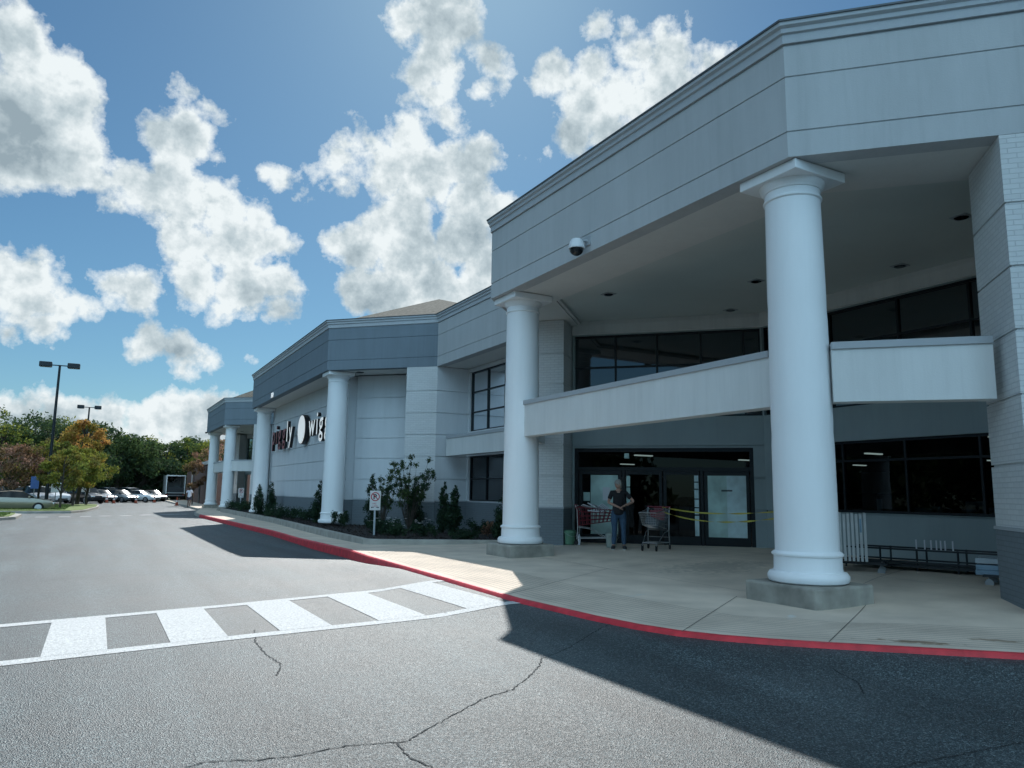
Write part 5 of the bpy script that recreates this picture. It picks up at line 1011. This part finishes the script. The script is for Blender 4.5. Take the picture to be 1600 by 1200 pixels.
# ---------------------------------------------------------------- shopping carts, buckets, tape
M['chrome'] = mat('cart_wire', (.42, .43, .44), .3, .9); M['cartred'] = mat('cart_red_plastic', (.17, .015, .028), .5); M['bucket'] = mat('green_plastic', (.10, .22, .14), .5); M['bucket2'] = mat('pale_plastic', (.35, .40, .36), .5)
def cart(label, loc, rz, kind):
    """handle end at -x, basket opens upwards; length about 0.95 m"""
    t = thing('shopping_cart', label, 'shopping cart', loc, rz, 'shopping carts by the doors'); S_ = lambda n_, b_, m_: setattr(b_.build(n_, m_, smooth=False), 'parent', t)
    b = MB()
    for s in (-1, 1):
        b.tube([(-.46, s*.27, 1.02), (-.42, s*.27, .90), (-.40, s*.26, .45), (-.42, s*.27, .16), (-.44, s*.27, .12)], .013, 8); b.tube([(-.44, s*.27, .17), (.40, s*.17, .19), (.44, s*.17, .13)], .013, 8)
        b.tube([(-.40, s*.26, .46), (-.1, s*.23, .42), (.34, s*.18, .17)], .010, 8)
    b.tube([(-.42, -.27, .30), (-.42, .27, .30)], .009, 6); b.tube([(.40, -.17, .19), (.40, .17, .19)], .011, 6); b.tube([(-.40, -.26, .47), (-.40, .26, .47)], .010, 6)
    for i in range(7): x = -.38+i*.12; w = .26-(x+.4)*.11; b.tube([(x, -w, .185), (x, w, .185)], .005, 5)
    S_('frame', b, M['chrome'])
    b = MB(); lo = [(-.38, .22, .50), (.44, .16, .62)]; hi = [(-.44, .28, .98), (.56, .21, .90)]
    def edge(u, v, s):    # u along, v up
        a = Vector(lo[0]).lerp(Vector(lo[1]), u); c_ = Vector(hi[0]).lerp(Vector(hi[1]), u); p = a.lerp(c_, v); return Vector((p.x, p.y*s, p.z))
    r = .0035 if kind == 'wire' else .011; nu = 15 if kind == 'wire' else 9; nv = 6 if kind == 'wire' else 5
    for s in (-1, 1):
        for i in range(nu): b.tube([edge(i/(nu-1), 0, s), edge(i/(nu-1), 1, s)], r, 5)
        for j in range(nv): b.tube([edge(0, j/(nv-1), s), edge(1, j/(nv-1), s)], r if j else .008, 5)
    for i in range(nu): b.tube([edge(i/(nu-1), 0, 1), edge(i/(nu-1), 0, -1)], r, 5)
    for j in range(nv): b.tube([edge(1, j/(nv-1), 1), edge(1, j/(nv-1), -1)], r, 5); b.tube([edge(0, j/(nv-1), 1), edge(0, j/(nv-1), -1)], r, 5)
    for i in range(1, 6): y = (i/6-.5)*2; b.tube([Vector((edge(1, 0, 1).x, y*.16, .62)), Vector((edge(1, 1, 1).x, y*.21, .90))], r, 5); b.tube([Vector((-.38, y*.22, .50)), Vector((-.44, y*.28, .98))], r, 5)
    for s in (-1, 1): b.tube([edge(0, 1, s), edge(1, 1, s)], .010, 6)
    b.tube([edge(1, 1, 1), edge(1, 1, -1)], .010, 6); S_('basket', b, M['chrome'] if kind == 'wire' else M['cartred'])
    b = MB(); b.tube([(-.47, -.29, 1.03), (-.47, .29, 1.03)], .020, 10); b.box(-.485, -.455, -.12, .12, .93, 1.01); S_('handle', b, M['cartred'])
    b = MB(); b.poly([(-.36, -.20, .95), (-.36, .20, .95), (-.28, .18, .72), (-.28, -.18, .72)]); b.poly([(-.28, -.18, .719), (-.28, .18, .719), (-.40, .2, .70), (-.40, -.2, .70)]); S_('child_seat', b, M['cartred'])
    for x, y in ((-.44, .27), (-.44, -.27), (.42, .17), (.42, -.17)):
        b = MB(); m_ = 16
        for yy in (y-.014, y+.014): b.v += [(x+.06*math.cos(6.2832*k/m_), yy, .06+.06*math.sin(6.2832*k/m_)) for k in range(m_)]
        b.f += [[k for k in range(m_)], [m_+k for k in range(m_)][::-1]]+[[k, (k+1) % m_, m_+(k+1) % m_, m_+k] for k in range(m_)]; b.mi += [0]*(m_+2)
        b.box(x-.012, x+.012, y-.026, y-.018, .05, .14); b.box(x-.012, x+.012, y+.018, y+.026, .05, .14); S_('wheel', b, M['rubber'])
    return t
c1 = cart('red plastic shopping cart heaped with papers, left of the woman', (11.58, 16.50, .27), -R(40), 'plastic')
c2 = cart('wire shopping cart with a red handle, right of the woman', (11.95, 14.50, .265), R(215), 'wire')
M['box_grey'] = mat('dark_tote', (.09, .11, .13), .5)
def prop(name, label, cat, mb, m, loc, rot=(0, 0, 0), group=None, bevel=0):
    o = mb.build(name, m, bevel=bevel); o.location = loc; o.rotation_euler = rot; return tag(o, label, cat, group)
for i, (dx, dy, dz, rx, ry, rz, w, h, l) in enumerate(((.05, .0, 1.0, .35, .2, .3, .40, .28, 'white striped sheet on top of the heap in the red cart'), (-.20, .05, .99, -.2, .3, -.4, .26, .20, 'small white folded paper at the left of the heap in the red cart'), (.20, .02, .93, .6, -.5, .1, .34, .25, 'white sheet standing at the right of the heap in the red cart'), (.0, -.05, .86, .1, .1, .9, .42, .30, 'lowest white sheet of the heap in the red cart'))):
    b = MB(); b.box(-w/2, w/2, -h/2, h/2, -.012, .012); b2 = prop('folded_sheet', l, 'paper', b, M['paper'], (11.58+dx*.76-dy*-.64, 16.50+dy*.76-dx*.64, .27+dz), (rx, ry, rz), 'papers heaped in the red cart', .004)
    b = MB()
    for k in range(5): b.box(-w*.42, w*.42, -h*.4+k*h*.18, -h*.4+k*h*.18+h*.05, .0125, .0135)
    o = b.build('stripes', M['ink']); o.parent = b2
b = MB(); b.box(-.26, .26, -.17, .17, 0, .20); prop('tote', 'dark slanted tote inside the wire cart', 'box', b, M['box_grey'], (11.92, 14.48, .83), (.35, .1, R(35)), None, .02)
def bucket(label, loc, m, h=.37, r=.15):
    t = thing('bucket', label, 'bucket', loc, 0, 'plastic buckets by the doors'); b = MB(); b.lathe([(r*.82, 0), (r*.84, .01), (r, h), (r+.012, h), (r+.012, h-.03), (r+.004, h-.035)][:3]+[(r+.012, h), (r+.012, h-.035), (r*.985, h-.035)][:1]+[(r-.01, h), (r*.80, .02)], n=28); o = b.build('pail', m, smooth=True); o.parent = t
    b = MB(); b.lathe([(r+.001, h-.075), (r+.016, h-.07), (r+.016, h-.05), (r+.002, h-.045)], n=28); o = b.build('rim', m, smooth=True); o.parent = t
    b = MB(); b.tube([(-(r+.016), 0, h-.06)]+[(-(r+.02)*math.cos(a), -.05-.12*math.sin(a), h-.06-.10*math.sin(a)) for a in (.5, 1.0, 1.57, 2.1, 2.6)]+[(r+.016, 0, h-.06)], .004, 6); o = b.build('bail', M['chrome']); o.parent = t
bucket('green plastic bucket against the dark entrance side wall', (11.12, 16.95, .26), M['bucket']); bucket('pale green bucket half hidden behind the woman', (11.50, 15.62, .265), M['bucket2'], .36, .15)
b = MB(); b.lathe([(.035, 0), (.04, .02), (.04, .20), (.018, .25), (.018, .28)], n=16); prop('spray_bottle', 'small white bottle beside the green bucket', 'bottle', b, M['paper'], (11.30, 16.78, .26))
M['tape'] = mat('caution_tape', (.42, .38, .05), .45); M['tape'].use_backface_culling = False
def ribbon(label, a, b_, sag, tw, seed, group):
    rr = random.Random(seed); mb = MB(); n = 90; a, b_ = Vector(a), Vector(b_); ph = rr.random()*6; prev = None
    for i in range(n+1):
        t_ = i/n; p = a.lerp(b_, t_); p.z -= sag*4*t_*(1-t_); an = tw*t_*6.28+ph+1.2*math.sin(t_*9); dd = (b_-a).normalized(); nn = Vector((-dd.y, dd.x, 0)); w = .015*(Vector((0, 0, 1))*math.cos(an)+nn*math.sin(an)); cur = (p-w, p+w)
        if prev: mb.poly([prev[0], cur[0], cur[1], prev[1]])
        prev = cur
    o = mb.build('caution_tape', M['tape']); tag(o, label, 'tape', group)
ribbon('upper strand of yellow caution tape from the wire cart to the close column', (12.1, 14.35, 1.30), (9.02, 7.78, 1.40), .10, 1.2, 1, 'caution tape across the entrance')
ribbon('lower twisted strand of yellow caution tape across the entrance', (12.1, 14.30, 1.18), (9.05, 7.80, 1.32), .16, 2.0, 2, 'caution tape across the entrance')

# ---------------------------------------------------------------- panels, shelving rack and boards at the right-hand wall
M['panel'] = mat('white_shelf_panel', (.50, .52, .52), .4, .2, nscale=3, namt=.12); M['steel_dark'] = mat('dark_shelf_steel', (.035, .04, .045), .45, .5); M['board'] = mat('pale_blue_board', (.22, .34, .44), .45, nscale=4, namt=.2); M['board2'] = mat('pale_board', (.42, .48, .52), .45)
def dolly(name, label, x0, y0, x1, y1, w, z, h):   # steel frame on castors
    t = wthing(name, label, 'cart', ((x0+x1)/2, (y0+y1)/2, z)); p0, p1 = Vector((x0, y0)), Vector((x1, y1)); d = (p1-p0).normalized(); n = Vector((-d.y, d.x))*w/2; b = MB()
    for s in (-1, 1): b.bar((*(p0+n*s), z+h), (*(p1+n*s), z+h), .05, .04)
    for q in (0, .33, .66, 1): c_ = p0.lerp(p1, q); b.bar((*(c_-n), z+h-.002), (*(c_+n), z+h-.002), .04, .035)
    sub(t, b, 'frame', M['steel_dark'])
    for s in (-1, 1):
        for q in (.06, .94):
            c_ = p0.lerp(p1, q)+n*s*.9; b = MB(); m_ = 16; r = .062
            for off in (-.016, .016): b.v += [(c_.x+d.x*r*math.cos(6.2832*k/m_)-d.y*off, c_.y+d.y*r*math.cos(6.2832*k/m_)+d.x*off, z+r+r*math.sin(6.2832*k/m_)) for k in range(m_)]
            b.f += [[k for k in range(m_)], [m_+k for k in range(m_)][::-1]]+[[k, (k+1) % m_, m_+(k+1) % m_, m_+k] for k in range(m_)]; b.mi += [0]*(m_+2); b.bar((c_.x, c_.y, z+r), (c_.x, c_.y, z+h), .02); sub(t, b, 'castor', M['galv'])
    return t
dolly('flat_dolly', 'low steel dolly carrying the upright white panels behind the close column', 11.85, 9.75, 12.5, 8.75, .55, .24, .20)
PL = [(11.93+.6*.068*i, 9.40-.8*.068*i) for i in range(9)]
names = ['leftmost', 'second', 'third', 'fourth', 'fifth', 'sixth', 'seventh', 'eighth', 'rightmost']
for i, (x, y) in enumerate(PL):
    o = wthing('shelf_panel', '%s upright white shelf panel of the stack on the dolly' % names[i], 'panel', (x, y, .47), 'upright white shelf panels on the dolly'); dv = Vector((.8, .6)); n = Vector((-.6, .8))*.016
    b = MB(); a = Vector((x, y))-dv*.30; c_ = Vector((x, y))+dv*.30; pr = [(a.x-n.x, a.y-n.y), (c_.x-n.x, c_.y-n.y), (c_.x+n.x, c_.y+n.y), (a.x+n.x, a.y+n.y)]; b.prism(pr, .48, 1.30+.01*(i % 3)); sub(o, b, 'face', M['panel'])
    b = MB(); a2 = a-dv*.02; b.prism([(a2.x-n.x*1.5, a2.y-n.y*1.5), (a.x-n.x*1.5, a.y-n.y*1.5), (a.x+n.x*1.2, a.y+n.y*1.2), (a2.x+n.x*1.2, a2.y+n.y*1.2)], .475, 1.30+.01*(i % 3)); sub(o, b, 'edge_strip', M['panel'])
    if i == 7: b = MB(); a3 = a2-dv*.004; b.prism([(a3.x-n.x, a3.y-n.y), (a2.x-n.x, a2.y-n.y), (a2.x+n.x, a2.y+n.y), (a3.x+n.x, a3.y+n.y)], .98, 1.22); sub(o, b, 'blue_sticker', M['board'])
RK = wthing('shelving_rack', 'long low dark steel shelving rack along the right-hand wall', 'rack', (13.6, 8.6, .26))
b = MB(); r0, r1 = Vector((13.1, 9.9)), Vector((14.2, 6.6)); d = (r1-r0).normalized(); n = Vector((-d.y, d.x))*.32
for z_ in (.78, .74): pass
for s in (-1, 1):
    for z_ in (.66, .44, .36): b.bar((*(r0+n*s), z_), (*(r1+n*s), z_), .035, .03)
sub(RK, b, 'rail', M['steel_dark'])
for q in (0, .18, .36, .55, .75, 1):
    for s in (-1, 1): b = MB(); c_ = r0.lerp(r1, q)+n*s; b.bar((c_.x, c_.y, .27), (c_.x, c_.y, .68), .025); sub(RK, b, 'post', M['steel_dark'])
b = MB(); b.prism([tuple(r0+n), tuple(r1+n), tuple(r1-n), tuple(r0-n)], .36, .385); sub(RK, b, 'shelf', M['steel_dark'])
for k, q in enumerate((.36, .40, .43, .455, .475, .495, .53)):
    c_ = r0.lerp(r1, q)-n*.98; b = MB(); b.obox((c_.x, c_.y, .765), (d.x, d.y, random.uniform(-.2, .2)), (-d.y, d.x, 0), (0, 0, 1), .012, .004, .085)
    tag(b.build('price_rail_clip', M['paper']), '%s small white clip standing on the shelving rack' % names[k], 'clip', 'white clips standing on the rack')
c_ = r0.lerp(r1, .80)-n*.98; b = MB(); b.obox((c_.x, c_.y, .755), (d.x, d.y, 0), (-d.y, d.x, 0), (0, 0, 1), .04, .02, .075); tag(b.build('small_carton', M['paper'], bevel=.004), 'small white carton standing near the right end of the rack', 'box')
dolly('flat_dolly', 'low steel dolly under the pale blue boards by the brick pier', 12.48, 7.0, 12.9, 6.0, .6, .25, .17)
for k, (z0, z1, m_, l, sh) in enumerate(((.425, .50, 'board', 'lowest pale blue board on the dolly by the brick pier', 0), (.502, .58, 'board', 'middle pale blue board on the dolly by the brick pier', .02), (.60, .68, 'board2', 'topmost whitish board on the dolly by the brick pier', .01))):
    p0, p1 = Vector((12.42+sh, 7.1)), Vector((12.95+sh, 5.85)); d = (p1-p0).normalized(); n = Vector((-d.y, d.x))*.26; b = MB(); q = [p0+n, p1+n, p1-n, p0-n]; b.prism([tuple(v) for v in q], z0, z1); o = b.build('long_board', M[m_], bevel=.006); tag(o, l, 'board', 'pale boards stacked on the dolly')
#MARK4
